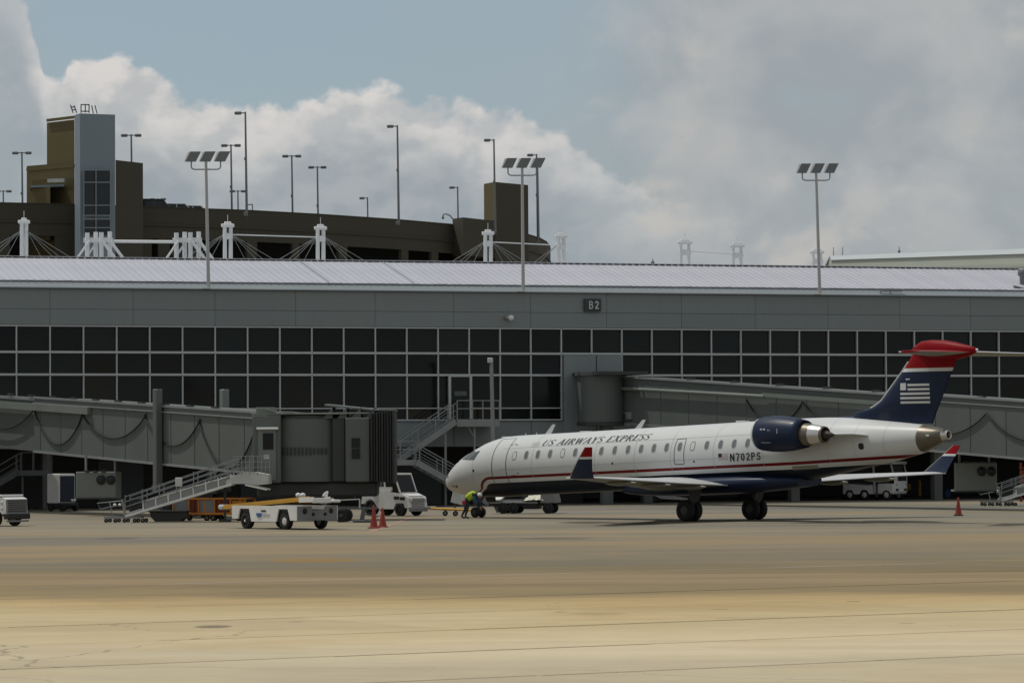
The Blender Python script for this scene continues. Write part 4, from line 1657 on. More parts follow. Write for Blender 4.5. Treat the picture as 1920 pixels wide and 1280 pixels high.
# ================================================================== AIRCRAFT
PA = R(-45.6)
PL = Vector((8.92, 155.4, 0))
jet = thing('passenger_jet', 'white twin engine regional jet with navy belly, red stripe and high tail', 'airplane', PL, PA)
AXS = .0356
# station: t, top z, bottom z, half width
ST = [(-17.01, 1.60, 1.54, .03), (-16.96, 1.74, 1.42, .16), (-16.85, 1.88, 1.31, .29), (-16.65, 2.05, 1.20, .47), (-16.22, 2.39, 1.08, .72), (-15.72, 2.71, 1.01, .92), (-15.3, 2.93, .975, 1.03), (-14.85, 3.11, .95, 1.13), (-14.5, 3.25, .94, 1.19),
      (-14.0, 3.43, .935, 1.26), (-13.3, 3.60, .94, 1.32), (-12.6, 3.685, .965, 1.345), (-11.5, 3.735, 1.03, 1.345), (-9, 3.815, 1.125, 1.345), (-6, 3.92, 1.23, 1.345), (-3, 4.028, 1.338, 1.345), (0, 4.135, 1.445, 1.345), (2.5, 4.224, 1.534, 1.345),
      (4.0, 4.275, 1.62, 1.335), (5.2, 4.31, 1.76, 1.30), (6.4, 4.315, 1.95, 1.22), (7.5, 4.27, 2.14, 1.11), (8.6, 4.19, 2.34, .97), (9.7, 4.10, 2.54, .82), (10.5, 4.03, 2.71, .69), (11.08, 3.97, 2.85, .585)]


def station(t):
    if t <= ST[0][0]:
        return ST[0][1:]
    for a, b in zip(ST[:-1], ST[1:]):
        if t <= b[0]:
            f_ = (t - a[0]) / (b[0] - a[0])
            return tuple(a[k] + (b[k] - a[k]) * f_ for k in (1, 2, 3))
    return ST[-1][1:]


def skin(t, z, side=-1, off=.006):
    """point on the fuselage skin at station t and height z"""
    zt_, zb_, hw = station(t)
    zc, hh = (zt_ + zb_) / 2, (zt_ - zb_) / 2
    q = max(-1, min(1, (z - zc) / hh))
    y = hw * math.sqrt(max(0, 1 - q * q))
    n_ = Vector((0, y / hw ** 2, (z - zc) / hh ** 2))
    n_ = n_.normalized() if n_.length > 0 else Vector((0, 1, 0))
    p = Vector((t, y, z)) + n_ * off
    return Vector((p.x, p.y * side * -1 if side > 0 else -p.y, p.z)) if side < 0 else p


# smooth stations with a Catmull-Rom fill
def crom(p0, p1, p2, p3, s_):
    return .5 * ((2 * p1) + (-p0 + p2) * s_ + (2 * p0 - 5 * p1 + 4 * p2 - p3) * s_ * s_ + (-p0 + 3 * p1 - 3 * p2 + p3) * s_ ** 3)


fine_st = []
for i in range(len(ST) - 1):
    a0, a1, a2, a3 = ST[max(i - 1, 0)], ST[i], ST[i + 1], ST[min(i + 2, len(ST) - 1)]
    kk = 3
    for k in range(kk):
        s_ = k / kk
        t_ = a1[0] + (a2[0] - a1[0]) * s_
        vals = []
        for c_ in (1, 2, 3):
            def tan(pp, pn, tp, tn):
                return (pn - pp) / (tn - tp) if tn != tp else 0
            m1 = tan(a0[c_], a2[c_], a0[0], a2[0])
            m2 = tan(a1[c_], a3[c_], a1[0], a3[0])
            dt = a2[0] - a1[0]
            h00 = 2 * s_ ** 3 - 3 * s_ ** 2 + 1
            h10 = s_ ** 3 - 2 * s_ ** 2 + s_
            h01 = -2 * s_ ** 3 + 3 * s_ ** 2
            h11 = s_ ** 3 - s_ ** 2
            vals.append(h00 * a1[c_] + h10 * dt * m1 + h01 * a2[c_] + h11 * dt * m2)
        fine_st.append((t_, *vals))
fine_st.append(ST[-1])
ST = fine_st
mb = MB()
NR = 72
rs = []
for t_, a, b, hw in ST:
    zc, hh = (a + b) / 2, (a - b) / 2
    rs.append([(t_, hw * math.cos(2 * math.pi * k / NR), zc + hh * math.sin(2 * math.pi * k / NR)) for k in range(NR)])
mb.rings(rs, 0, True, True)
mb.build('fuselage', 'livery', jet)
# belly fairing at the wing
mb = MB()
rs = []
for t_, hw, dz in ((-5.2, .75, .02), (-4.2, 1.2, .20), (-2.5, 1.46, .34), (0, 1.52, .36), (1.8, 1.48, .32), (3.4, 1.25, .2), (4.9, .8, .02)):
    zc = 2.79 + AXS * t_ - 1.345
    rs.append([(t_, hw * math.copysign(abs(math.cos(a)) ** .7, math.cos(a)), zc + .08 + (.22 + dz * .55) * math.copysign(abs(math.sin(a)) ** .8, math.sin(a))) for a in [2 * math.pi * k / 28 for k in range(28)]])
mb.rings(rs, 0, True, True)
mb.build('belly_fairing', 'navy', jet)
# tail cone exhaust
mb = MB()
tc_ax = Vector((1, 0, .02))
zc = (3.97 + 2.85) / 2
rs = []
for t_, a, b, hw in ((11.06, 3.975, 2.85, .585), (11.35, 3.93, 2.96, .53), (11.75, 3.86, 3.13, .42), (12.0, 3.81, 3.26, .31), (12.08, 3.78, 3.32, .25)):
    rs.append([(t_, hw * math.cos(2 * math.pi * k / 32), (a + b) / 2 + (a - b) / 2 * math.sin(2 * math.pi * k / 32)) for k in range(32)])
mb.rings(rs, 0, True, False)
tcone = mb.build('tail_cone', 'exhaust', jet)
mb = MB()
mb.lathe([(0, .22), (.0, .19), (.28, .185), (.30, .17), (.24, .15), (.05, .14)], (12.05, 0, 3.55), (1, 0, .02), 22)
mb.build('exhaust_pipe', 'chrome', tcone)
mb = MB()
mb.lathe([(0, .001), (0, .165)], (12.18, 0, 3.553), (1, 0, 0), 18)
mb.build('exhaust_bore', 'black_paint', tcone)
mb = MB()
mb.box((11.62, -.475, 3.53), (.18, .03, .09), ch=.02)
mb.build('drain_scoop', 'chrome', tcone)


# wings -------------------------------------------------
def foil(le, chord, z, tc, y, n=11, camber=.015):
    up, lo = [], []
    for k in range(n + 1):
        x = .5 * (1 - math.cos(math.pi * k / n))
        th = 5 * tc * (.2969 * math.sqrt(x) - .126 * x - .3516 * x * x + .2843 * x ** 3 - .1036 * x ** 4)
        cb = camber * 4 * x * (1 - x)
        up.append((le + x * chord, y, z + (cb + th) * chord))
        lo.append((le + x * chord, y, z + (cb - th) * chord))
    return up + lo[-2:0:-1]


WS = [(0.0, -3.75, 5.45, 1.50, .11), (1.35, -3.55, 5.2, 1.50, .11), (2.6, -2.62, 4.32, 1.55, .11), (4.3, -1.72, 3.45, 1.62, .105), (7.5, -.05, 2.35, 1.765, .10), (10.4, 1.45, 1.55, 1.88, .095), (11.1, 1.86, 1.38, 1.905, .09)]
for side in (-1, 1):
    mb = MB()
    rs = [foil(le, ch_, z, tc, side * y) for y, le, ch_, z, tc in WS]
    mb.rings(rs, 0, True, True)
    n_ = len(rs[0])
    # lower skin gets its own paint
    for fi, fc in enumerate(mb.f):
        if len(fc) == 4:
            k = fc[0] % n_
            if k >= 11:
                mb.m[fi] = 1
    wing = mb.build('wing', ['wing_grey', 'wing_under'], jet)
    # polished leading edge and flap line
    mb = MB()
    for (a, b) in zip(WS[1:-1], WS[2:]):
        mb.bar((a[1] + a[2] * 1.0 - .02, side * a[0], a[3] + .012), (b[1] + b[2] * 1.0 - .02, side * b[0], b[3] + .012), .05, .035)
    mb.build('trailing_edge', 'plane_white', wing)
    # flap track fairings
    for y in (3.2, 5.6, 8.2):
        for a, b in zip(WS[:-1], WS[1:]):
            if a[0] <= y <= b[0]:
                f_ = (y - a[0]) / (b[0] - a[0])
                te = a[1] + a[2] + (b[1] + b[2] - a[1] - a[2]) * f_
                z = a[3] + (b[3] - a[3]) * f_
        mb = MB()
        mb.lathe([(0, .01), (.25, .07), (.8, .12), (1.3, .10), (1.75, .02)], (te - 1.45, side * y, z - .14), (1, 0, .02), 12)
        mb.build('flap_fairing', 'wing_under', wing)
    # winglet
    wl = [(1.90, 1.34, 11.12, 1.90), (2.14, 1.12, 11.25, 2.15), (2.66, .80, 11.45, 2.62), (3.24, .40, 11.62, 3.14)]

    def wlring(le, ch_, y, z, tc=.09):
        r_ = foil(le, ch_, 0, tc, 0, 9, 0)
        return [(p[0], side * (y + p[2] * .95), z + p[2] * -.3) for p in r_]
    cuts = [0, .62, .72, 1.0]

    def wl_at(f_):
        g = f_ * 3
        i_ = min(2, int(g))
        q = g - i_
        return [wl[i_][k] + (wl[i_ + 1][k] - wl[i_][k]) * q for k in range(4)]
    for (a, b, mm, nm) in ((0, .70, 'navy', 'winglet'), (.70, .76, 'plane_white', 'winglet_band'), (.76, 1.0, 'red', 'winglet_tip')):
        mb = MB()
        mb.rings([wlring(*wl_at(a + (b - a) * k / 3)) for k in range(4)], 0, True, True)
        wlo = mb.build(nm, mm, wing)
    mb = MB()
    mb.path([Vector((w_[0] - .01, side * w_[2], w_[3])) for w_ in wl], .018, 6)
    mb.build('winglet_edge', 'chrome', wing)
    mb = MB()
    mb.lathe([(0, .01), (.1, .05), (.35, .06), (.5, .01)], (1.62, side * 11.08, 1.90), (1, 0, 0), 10)
    mb.build('tip_lamp', 'white_dirty', wing)

# engines ------------------------------------------------
for side in (-1, 1):
    ey, ez = side * 2.30, 3.66
    mb = MB()
    mb.lathe([(.64, .52), (.50, .56), (.42, .61), (.48, .655), (.70, .70), (1.1, .735), (1.6, .74), (2.1, .70), (2.55, .635), (2.90, .565), (2.88, .535), (2.6, .50)], (3.85, ey, ez), (1, 0, -.01), 44)
    eng = mb.build('engine', 'navy', jet)
    mb = MB()
    mb.lathe([(.52, .555), (.45, .58), (.408, .615), (.45, .648), (.55, .676)], (3.85, ey, ez), (1, 0, -.01), 44)
    mb.build('intake_lip', 'plane_white', eng)
    mb = MB()
    mb.lathe([(.72, .02), (.72, .53)], (3.85, ey, ez), (1, 0, 0), 28)
    mb.build('fan_face', 'black_paint', eng)
    mb = MB()
    mb.lathe([(2.45, .47), (2.9, .475), (3.05, .46), (3.28, .43)], (3.85, ey, ez - .02), (1, 0, -.01), 36)
    mb.build('core_cowl', 'exhaust', eng)
    mb = MB()
    mb.lathe([(3.24, .432), (3.5, .40), (3.85, .345)], (3.85, ey, ez - .02), (1, 0, -.01), 36)
    mb.build('nozzle', 'chrome', eng)
    mb = MB()
    mb.lathe([(3.83, .348), (3.93, .335), (3.96, .30), (3.90, .27), (3.6, .25)], (3.85, ey, ez - .02), (1, 0, -.01), 36)
    mb.build('nozzle_ring', 'exhaust', eng)
    mb = MB()
    mb.lathe([(3.5, .24), (3.95, .19), (4.25, .10), (4.43, .03), (4.45, .005)], (3.85, ey, ez - .03), (1, 0, -.01), 28)
    mb.build('plug', 'exhaust_dark', eng)
    mb = MB()
    for x, z, a, b in ((1.08, .18, .11, .07), (1.25, .18, .11, .07)):
        y = math.sqrt(.738 ** 2 - z * z)
        mb.box((3.85 + x, ey + side * (y + .002), ez + z), (a, .02, b))
    for x, z, b in ((1.46, .10, .16), (1.54, .10, .12), (1.95, .10, .2)):
        y = math.sqrt(.725 ** 2 - z * z)
        mb.box((3.85 + x, ey + side * (y - .0), ez + z), (.025, .02, b))
    mb.build('stencil', 'plane_white', eng)
    # small winged crest above a line of dots, too small to read
    mb = MB()
    for k in range(7):
        mb.box((3.85 + 1.06 + k * .075, ey + side * (math.sqrt(.738 ** 2 - .36 ** 2) + .0), ez - .36), (.05, .03, .09 - .008 * abs(k - 3)))
    mb.build('crest', 'grey_paint', eng)
    # pylon to the fuselage
    mb = MB()
    rs = []
    for y, z, le, ch_, th in ((.75, 3.55, 4.3, 4.6, .12), (1.62, 3.62, 4.3, 4.4, .09), (1.86, 3.62, 4.3, 3.0, .08)):
        rs.append([(p[0], side * y, z + p[2]) for p in foil(le, ch_, 0, th / 2, 0, 9, 0)])
    mb.rings(rs, 0, True, True)
    mb.build('engine_pylon', 'plane_white', jet)

# fin ----------------------------------------------------
FS = [(4.02, 7.40, 11.52, .12), (4.2, 7.33, 11.60, .16), (4.5, 7.42, 11.74, .18), (4.60, 7.95, 11.79, .24), (4.70, 8.36, 11.84, .29), (4.85, 8.66, 11.92, .32), (5.0, 8.88, 12.00, .34), (5.5, 9.36, 12.24, .34), (6.12, 9.95, 12.55, .32), (6.26, 10.08, 12.62, .31), (6.5, 10.27, 12.74, .30), (6.9, 10.55, 12.9, .28)]


def fin_at(z):
    for a, b in zip(FS[:-1], FS[1:]):
        if z <= b[0]:
            f_ = (z - a[0]) / (b[0] - a[0])
            return [a[k] + (b[k] - a[k]) * f_ for k in range(4)]
    return FS[-1]


def fin_ring(z):
    _, le, te, th = fin_at(z)
    ch_ = te - le
    return [(p[0], p[2], z) for p in foil(le, ch_, 0, th / ch_, 0, 10, 0)]


def fin_y(t_, z):
    _, le, te, th = fin_at(z)
    x = min(1, max(0, (t_ - le) / (te - le)))
    return 5 * th * (.2969 * math.sqrt(x) - .126 * x - .3516 * x * x + .2843 * x ** 3 - .1036 * x ** 4)


for zs, mm, nm in (([4.02, 4.2, 4.5, 4.6, 4.7, 4.85, 5.0, 5.25, 5.5, 5.8, 6.12], 'navy', 'fin'), ([6.12, 6.26], 'plane_white', 'fin_band'), ([6.26, 6.4, 6.5, 6.7, 6.9], 'red', 'fin_top')):
    mb = MB()
    mb.rings([fin_ring(z) for z in zs], 0, True, True)
    fin = mb.build(nm, mm, jet)
    if nm == 'fin':
        FIN = fin
mb = MB()
mb.path([Vector((fin_at(z)[1] - .015, 0, z)) for z in (4.68, 4.72, 4.8, 4.9, 5.0, 5.25, 5.5, 5.8, 6.1, 6.4, 6.52)], .042, 8)
mb.build('fin_edge', 'plane_white', FIN)
# flag emblem: a square and five bars
mb = MB()


def fin_quad(t0, t1, z0, z1, m=0):
    n_ = 6
    v = []
    for k in range(n_ + 1):
        t_ = t0 + (t1 - t0) * k / n_
        for z in (z0, z1):
            v.append((t_, -fin_y(t_, z) - .006, z))
    mb.add(v, [(2 * k, 2 * k + 2, 2 * k + 3, 2 * k + 1) for k in range(n_)], m)


T_0, T_1, Z_0, Z_1 = 9.98, 11.44, 4.80, 5.67
fin_quad(T_0, T_0 + .30, 5.38, Z_1)
for k in range(5):
    zt_ = Z_1 - .035 - k * .176
    fin_quad(T_0 + (.38 if k < 2 else 0), T_1, zt_ - .095, zt_)
fin_quad(10.26, 10.48, 5.80, 5.85)
mb.build('flag_emblem', 'plane_white', FIN)
# bullet fairing and stabiliser
mb = MB()
rs = []
for t_, a, b, hw in ((10.48, 7.02, 6.86, .05), (10.62, 7.16, 6.78, .13), (11.0, 7.35, 6.66, .22), (11.5, 7.39, 6.62, .28), (12.2, 7.36, 6.56, .29), (12.75, 7.27, 6.56, .26), (13.1, 7.19, 6.62, .21), (13.5, 7.10, 6.72, .13), (13.74, 7.03, 6.82, .06), (13.80, 6.98, 6.88, .02)):
    rs.append([(t_, hw * math.cos(2 * math.pi * k / 28), (a + b) / 2 + (a - b) / 2 * math.sin(2 * math.pi * k / 28)) for k in range(28)])
mb.rings(rs, 0, True, True)
mb.build('bullet_fairing', 'red', FIN)
mb = MB()
mb.lathe([(0, .05), (.06, .045), (.09, .01)], (13.78, 0, 6.94), (1, 0, 0), 10)
mb.build('tail_lamp', 'lamp_white', FIN)
for side in (-1, 1):
    mb = MB()
    rs = [foil(le, ch_, z, .10, side * y, 10, -.004) for y, le, ch_, z in ((.1, 11.0, 2.62, 6.86), (1.2, 11.62, 2.26, 6.84), (4.2, 13.28, 1.22, 6.80), (4.3, 13.45, .98, 6.80))]
    mb.rings(rs, 0, True, True)
    n_ = len(rs[0])
    for fi, fc in enumerate(mb.f):
        if len(fc) == 4 and fc[0] % n_ >= 10:
            mb.m[fi] = 1
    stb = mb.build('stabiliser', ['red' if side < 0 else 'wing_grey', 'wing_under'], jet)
    mb = MB()
    mb.path([(11.60, side * 1.2, 6.84), (13.27, side * 4.2, 6.80), (13.44, side * 4.3, 6.80)], .03, 6)
    mb.build('leading_edge', 'plane_white', stb)

# landing gear --------------------------------------------
def wheel(parent, c, r, w_, name='tyre'):
    mb = MB()
    mb.lathe([(-w_ * .45, r * .5), (-w_ * .5, r * .72), (-w_ * .42, r * .93), (-w_ * .2, r), (w_ * .2, r), (w_ * .42, r * .93), (w_ * .5, r * .72), (w_ * .45, r * .5)], c, (0, 1, 0), 30)
    o = mb.build(name, 'rubber', parent)
    mb = MB()
    mb.lathe([(-w_ * .4, .02), (-w_ * .42, r * .3), (-w_ * .36, r * .52), (w_ * .36, r * .52), (w_ * .42, r * .3), (w_ * .4, .02)], c, (0, 1, 0), 22)
    mb.build('rim', 'gear_dark', o)
    return o


for side in (-1, 1):
    mb = MB()
    mb.tube((0, side * 2.06, .47), (.12, side * 1.95, 1.55), .10, .12, 12)
    mb.bar((0, side * 1.75, .47), (0, side * 2.37, .47), .13)
    mb.tube((.1, side * 1.95, 1.0), (-.6, side * 1.6, 1.5), .05, .05, 8)
    mb.box((.3, side * 2.0, 1.05), (.06, .5, .7), 0, Matrix.Rotation(.3, 3, 'Y'))
    leg = mb.build('main_gear', 'gear_dark', jet)
    for s2 in (-.235, .235):
        wheel(leg, (0, side * 2.06 + s2, .46), .46, .30)
NGT = -15.01
mb = MB()
mb.tube((NGT, 0, .3), (NGT + .12, 0, 1.1), .075, .09, 12)
mb.bar((NGT, -.3, .23), (NGT, .3, .23), .09)
mb.tube((NGT, 0, .75), (NGT - .5, 0, 1.1), .04, .04, 8)
ng = mb.build('nose_gear', 'gear_dark', jet)
for s2 in (-.2, .2):
    wheel(ng, (NGT, s2, .24), .24, .17)
for s2 in (-.33, .33):
    mb = MB()
    mb.prism([(NGT + .05, s2, 1.02), (NGT + .75, s2, 1.02), (NGT + .68, s2 * 1.35, .70), (NGT + .1, s2 * 1.35, .70)], (0, .03, 0))
    mb.build('gear_door', 'gear_dark', ng)
for s2 in (-.1, .1):
    mb = MB()
    mb.lathe([(0, .02), (.02, .065), (.1, .06), (.14, .02)], (NGT - .1, s2, .78), (1, 0, 0), 10)
    mb.build('taxi_lamp', 'headlamp', ng)


# skin details --------------------------------------------
def skin_patch(name, pts, m, off=.008, sub=3, side=-1, parent=jet):
    """patch between four corners (t, z) given in order, laid on the skin"""
    mb = MB()
    a, b, c_, d_ = pts
    v = []
    for i in range(sub + 1):
        for j in range(sub + 1):
            s_, r_ = i / sub, j / sub
            t_ = (a[0] * (1 - s_) + b[0] * s_) * (1 - r_) + (d_[0] * (1 - s_) + c_[0] * s_) * r_
            z = (a[1] * (1 - s_) + b[1] * s_) * (1 - r_) + (d_[1] * (1 - s_) + c_[1] * s_) * r_
            v.append(skin(t_, z, side, off))
    mb.add(v, [(i * (sub + 1) + j, (i + 1) * (sub + 1) + j, (i + 1) * (sub + 1) + j + 1, i * (sub + 1) + j + 1) for i in range(sub) for j in range(sub)], 0, True)
    return mb.build(name, m, parent)


def skin_round(mb, t_, z, a, b, off, n=16, side=-1, slope=AXS):
    v = [skin(t_, z, side, off)]
    for k in range(n):
        g = 2 * math.pi * k / n
        cx = math.copysign(abs(math.cos(g)) ** .6, math.cos(g)) * a
        cz = math.copysign(abs(math.sin(g)) ** .7, math.sin(g)) * b
        v.append(skin(t_ + cx, z + cz + cx * slope, side, off))
    mb.add(v, [(0, 1 + k, 1 + (k + 1) % n) for k in range(n)], 0, True)


def skin_line(mb, pts, wd_, off=.007, side=-1):
    """thin ribbon on the skin through (t, z) points"""
    q = []
    for (t0_, z0_), (t1_, z1_) in zip(pts[:-1], pts[1:]):
        k_ = max(1, int(math.hypot(t1_ - t0_, z1_ - z0_) / .07))
        q += [(t0_ + (t1_ - t0_) * i_ / k_, z0_ + (z1_ - z0_) * i_ / k_) for i_ in range(k_)]
    pts = q + [pts[-1]]
    P = [skin(t_, z, side, off) for t_, z in pts]
    v = []
    for i, p in enumerate(P):
        d_ = (P[min(i + 1, len(P) - 1)] - P[max(i - 1, 0)]).normalized()
        zt_, zb_, hw = station(pts[i][0])
        n_ = Vector((0, p.y, p.z - (zt_ + zb_) / 2)).normalized()
        a = d_.cross(n_).normalized() * wd_ / 2
        v += [p - a, p + a]
    mb.add(v, [(2 * i, 2 * i + 1, 2 * i + 3, 2 * i + 2) for i in range(len(P) - 1)])


wts = [-11.33, -10.58, -9.85, -9.08, -8.30, -7.52, -6.72, -5.92, -5.11, -4.31, -3.53, -2.77, -2.02, -1.25, -.50, .31, 1.10, 1.87, 2.63]
shut = {-11.33, -8.30, -.50}
for side in (-1, 1):
    for t_ in wts:
        z = 3.195 + .0345 * t_
        mb = MB()
        skin_round(mb, t_, z, .115, .165, .007, 16, side)
        o = mb.build('window', 'pwin' if t_ not in shut else 'plane_white', jet)
        mb = MB()
        pts_ = []
        for k in range(17):
            g = 2 * math.pi * k / 16
            cx = math.copysign(abs(math.cos(g)) ** .6, math.cos(g)) * .122
            pts_.append((t_ + cx, z + math.copysign(abs(math.sin(g)) ** .7, math.sin(g)) * .185 + cx * AXS))
        skin_line(mb, pts_, .022, .009, side)
        mb.build('window_frame', 'faint' if t_ not in shut else 'seam', o)
    # doors
    mb = MB()
    for t_ in (-12.74, -11.83):
        skin_line(mb, [(t_, 1.55 + k * .2) for k in range(11)], .04, .006, side)
    skin_line(mb, [(-12.74, 3.55), (-11.83, 3.58)], .03, .006, side)
    mb.build('door_outline', 'seam', jet)
    mb = MB()
    zc = 3.0
    loop = [(-1.53, 2.45), (-1.53, 2.7), (-1.53, 3.0), (-1.53, 3.3), (-1.50, 3.48), (-1.0, 3.50), (-.97, 3.32), (-.97, 3.0), (-.97, 2.7), (-.97, 2.45), (-1.02, 2.40), (-1.5, 2.40), (-1.53, 2.45)]
    skin_line(mb, loop, .035, .006, side)
    mb.build('exit_outline', 'seam', jet)
    # cockpit glazing
    skin_patch('cockpit_window', [(-14.62, 2.62), (-14.05, 2.62), (-13.84, 3.03), (-14.22, 2.99)], 'cockpit', .010, 4, side)
    skin_patch('cockpit_window', [(-15.32, 2.64), (-14.68, 2.62), (-14.27, 3.0), (-14.72, 3.06)], 'cockpit', .010, 4, side)
for t_ in (-14.1, -10.2, -6.3, -3.9, -1.75, .72, 3.5, 6.9, 8.2, 9.6):
    zt_, zb_, hw_ = station(t_)
    mb = MB()
    lo = max(zb_ + .35, 2.0 + AXS * t_ + .1)
    skin_line(mb, [(t_, lo + (zt_ - .05 - lo) * k / 8) for k in range(9)], .016, .005)
    mb.build('skin_joint', 'faint', jet)
for w_ in (2.62, 3.55):
    mb = MB()
    skin_line(mb, [(-12.2 + k * .8, w_ + AXS * (-12.2 + k * .8)) for k in range(21)], .014, .005)
    mb.build('skin_joint', 'faint', jet)
# small skin items on the near side
mb = MB()
for t_, z, r_ in ((-15.62, 2.54, .045), (-16.3, 1.86, .05), (-14.0, 2.14, .06), (-11.1, 2.02, .035), (-5.2, 2.45, .05), (-.4, 2.52, .045), (-15.55, 1.42, .06)):
    skin_round(mb, t_, z, r_, r_, .01, 10, -1)
mb.build('sensor_port', 'black_paint', jet)
mb = MB()
skin_line(mb, [(-16.62, 1.84), (-16.32, 1.86)], .03, .014)
for k in range(4):
    skin_round(mb, -15.95 + k * .11, 1.44 - .012 * k, .03, .05, .009, 8)
skin_line(mb, [(-11.55, 1.93), (-11.25, 1.94)], .03, .008)
for k in range(3):
    skin_round(mb, -11.75 + k * .16, 3.28 + .04 * (k % 2), .05, .03, .008, 8)
mb.build('small_marking', 'grey_paint', jet)
mb = MB()
for k in range(4):
    skin_line(mb, [(-10.45, 3.20 + k * .06), (-10.0, 3.215 + k * .06)], .03, .007)
mb.build('faint_emblem', 'faint', jet)
mb = MB()
skin_round(mb, 8.55, 3.12, .13, .13, .01, 16, -1)
o = mb.build('vent_port', 'black_paint', jet)
# flag before the registration
mb = MB()
for k in range(4):
    z = 2.84 - k * .075
    v = [skin(t_, z + dz_ + .035 * (t_ - 1.0), -1, .008) for t_ in (1.02, 1.28, 1.55) for dz_ in (0, -.042)]
    mb.add(v, [(0, 2, 3, 1), (2, 4, 5, 3)])
mb.build('flag_stripes', 'flag_red', jet)
mb = MB()
v = [skin(t_, z, -1, .012) for t_ in (1.02, 1.22) for z in (2.85, 2.70)]
mb.add(v, [(0, 2, 3, 1)])
mb.build('flag_canton', 'letter', jet)
# titles
st, wd_ = strokes('US AIRWAYS EXPRESS', SERIF, .30, .05)
T_S, T_E = -9.86, -3.16
kx = (T_E - T_S) / (wd_ + .30)
mb = MB()


def title(x, z, lift):
    t_ = T_S + x * kx
    return skin(t_, 3.225 + (t_ + 9.8) * .0375 + z * .245, -1, .008 + lift)


letters(mb, st, title)
mb.build('airline_title', 'letter', jet)
st, wd_ = strokes('N702PS', BOLD, .04, .06)
kx2 = (3.42 - 1.66) / wd_
mb = MB()
letters(mb, st, lambda x, z, l: skin(1.66 + x * kx2, 2.52 + x * kx2 * .037 + z * .325, -1, .008 + l))
mb.build('registration', 'letter', jet)
# antennas on the crown
for t_, hh, m_ in ((-10.45, .42, 1), (-4.9, .38, 1), (-13.05, .05, 0), (-8.1, .05, 0), (1.2, .08, 0)):
    zt_ = station(t_)[0]
    mb = MB()
    if m_:
        mb.prism([(t_ - .22, -.025, zt_ - .03), (t_ + .14, -.025, zt_ - .03), (t_ + .42, -.018, zt_ + hh), (t_ + .26, -.018, zt_ + hh)], (0, .045, 0))
    else:
        mb.box((t_, 0, zt_ + hh / 2 - .02), (.55, .3, hh), ch=.02)
    mb.build('blade_antenna', 'plane_white', jet)
for t_ in (-11.2, -11.9):
    mb = MB()
    mb.tube((t_, 0, station(t_)[0] - .02), (t_, 0, station(t_)[0] + .10), .03, .02, 6)
    mb.build('beacon', 'white_dirty', jet)
# service panel below the stripe, under the engine
skin_patch('service_panel', [(4.9, 2.16), (6.2, 2.22), (6.2, 2.37), (4.9, 2.31)], 'wing_under', .009, 6)


# ================================================================== ground vehicles
def tyre(parent, c, r, w_, rim='white_dirty', ax=(0, 1, 0)):
    mb = MB()
    mb.lathe([(-w_ * .45, r * .55), (-w_ * .5, r * .8), (-w_ * .4, r * .96), (w_ * .4, r * .96), (w_ * .5, r * .8), (w_ * .45, r * .55)], c, ax, 24)
    mb.lathe([(-w_ * .2, r), (w_ * .2, r)], c, ax, 24)
    o = mb.build('wheel', 'rubber', parent)
    mb = MB()
    mb.lathe([(-w_ * .40, .02), (-w_ * .42, r * .2), (-w_ * .36, r * .56), (w_ * .36, r * .56), (w_ * .42, r * .2), (w_ * .40, .02)], c, ax, 18)
    mb.build('rim', rim, o)
    return o


# --- belt loader in front
g = ground_at(498, 992)
bl = thing('belt_loader', 'white belt loader with yellow conveyor parked in front of the bridge', 'belt loader', (g.x + .68, g.y + 1.0, 0), R(-50))
mb = MB()
L_ = 2.2
prof = [(-2.15, .40), (-2.15, .92), (2.15, .92), (2.15, .36), (1.72, .36), (1.56, .80), (.96, .80), (.80, .30), (-.86, .30), (-1.00, .80), (-1.62, .80), (-1.75, .40)]
mb.prism([(x, -1.0, z) for x, z in prof], (0, .06, 0))
mb.build('side_panel', 'white', bl)
mb = MB()
mb.prism([(x, .94, z) for x, z in prof], (0, .06, 0))
mb.build('side_panel', 'white', bl)
mb = MB()
mb.box((2.14, -.62, .62), (.06, .72, .58), ch=.02)
mb.box((2.12, .05, .55), (.06, .66, .40), ch=.02)
mb.box((2.14, .66, .62), (.06, .62, .58), ch=.02)
mb.build('end_plate', 'grey_paint', bl)
mb = MB()
mb.box((0, 0, .60), (4.2, 1.8, .34))
mb.build('chassis', 'black_paint', bl)
mb = MB()
mb.box((-2.12, 0, .66), (.06, 1.9, .5), ch=.02)
mb.build('end_plate', 'white', bl)
mb = MB()
for y, z, r_ in ((-.62, .72, .11), (-.2, .60, .06), (.38, .60, .06), (.66, .72, .1)):
    mb.lathe([(-.02, .01), (.0, r_), (.04, r_ * 1.1)], (2.19, y, z), (-1, 0, 0), 14)
mb.build('socket', 'black_paint', bl)
for x in (-1.31, 1.26):
    for y in (-.84, .84):
        tyre(bl, (x, y, .33), .33, .26, 'wheelrim' if x > 0 else 'black_paint')
mb = MB()
mb.lathe([(0, .01), (0, .05)], (-1.31, -.985, .33), (0, 1, 0), 10)
mb.build('hub_cap', 'lamp_white', bl)
ca, cb = Vector((-3.1, -.35, .84)), Vector((2.6, -.35, 1.22))
mb = MB()
for y in (-.38, .38):
    mb.bar(ca + Vector((0, y, 0)), cb + Vector((0, y, 0)), .06, .17)
mb.build('conveyor_side', 'yellow', bl)
mb = MB()
mb.bar(ca + Vector((.05, 0, .05)), cb + Vector((-.05, 0, .05)), .70, .05)
mb.build('conveyor_belt', 'black_paint', bl)
mb = MB()
mb.box(ca + Vector((-.12, 0, .0)), (.36, .95, .2), ch=.06)
mb.build('bumper_roller', 'white_dirty', bl)
mb = MB()
mb.bar((2.0, -.75, 1.16), (2.9, -.75, 1.18), .08, .2)
mb.bar((2.0, .05, 1.16), (2.9, .05, 1.18), .08, .2)
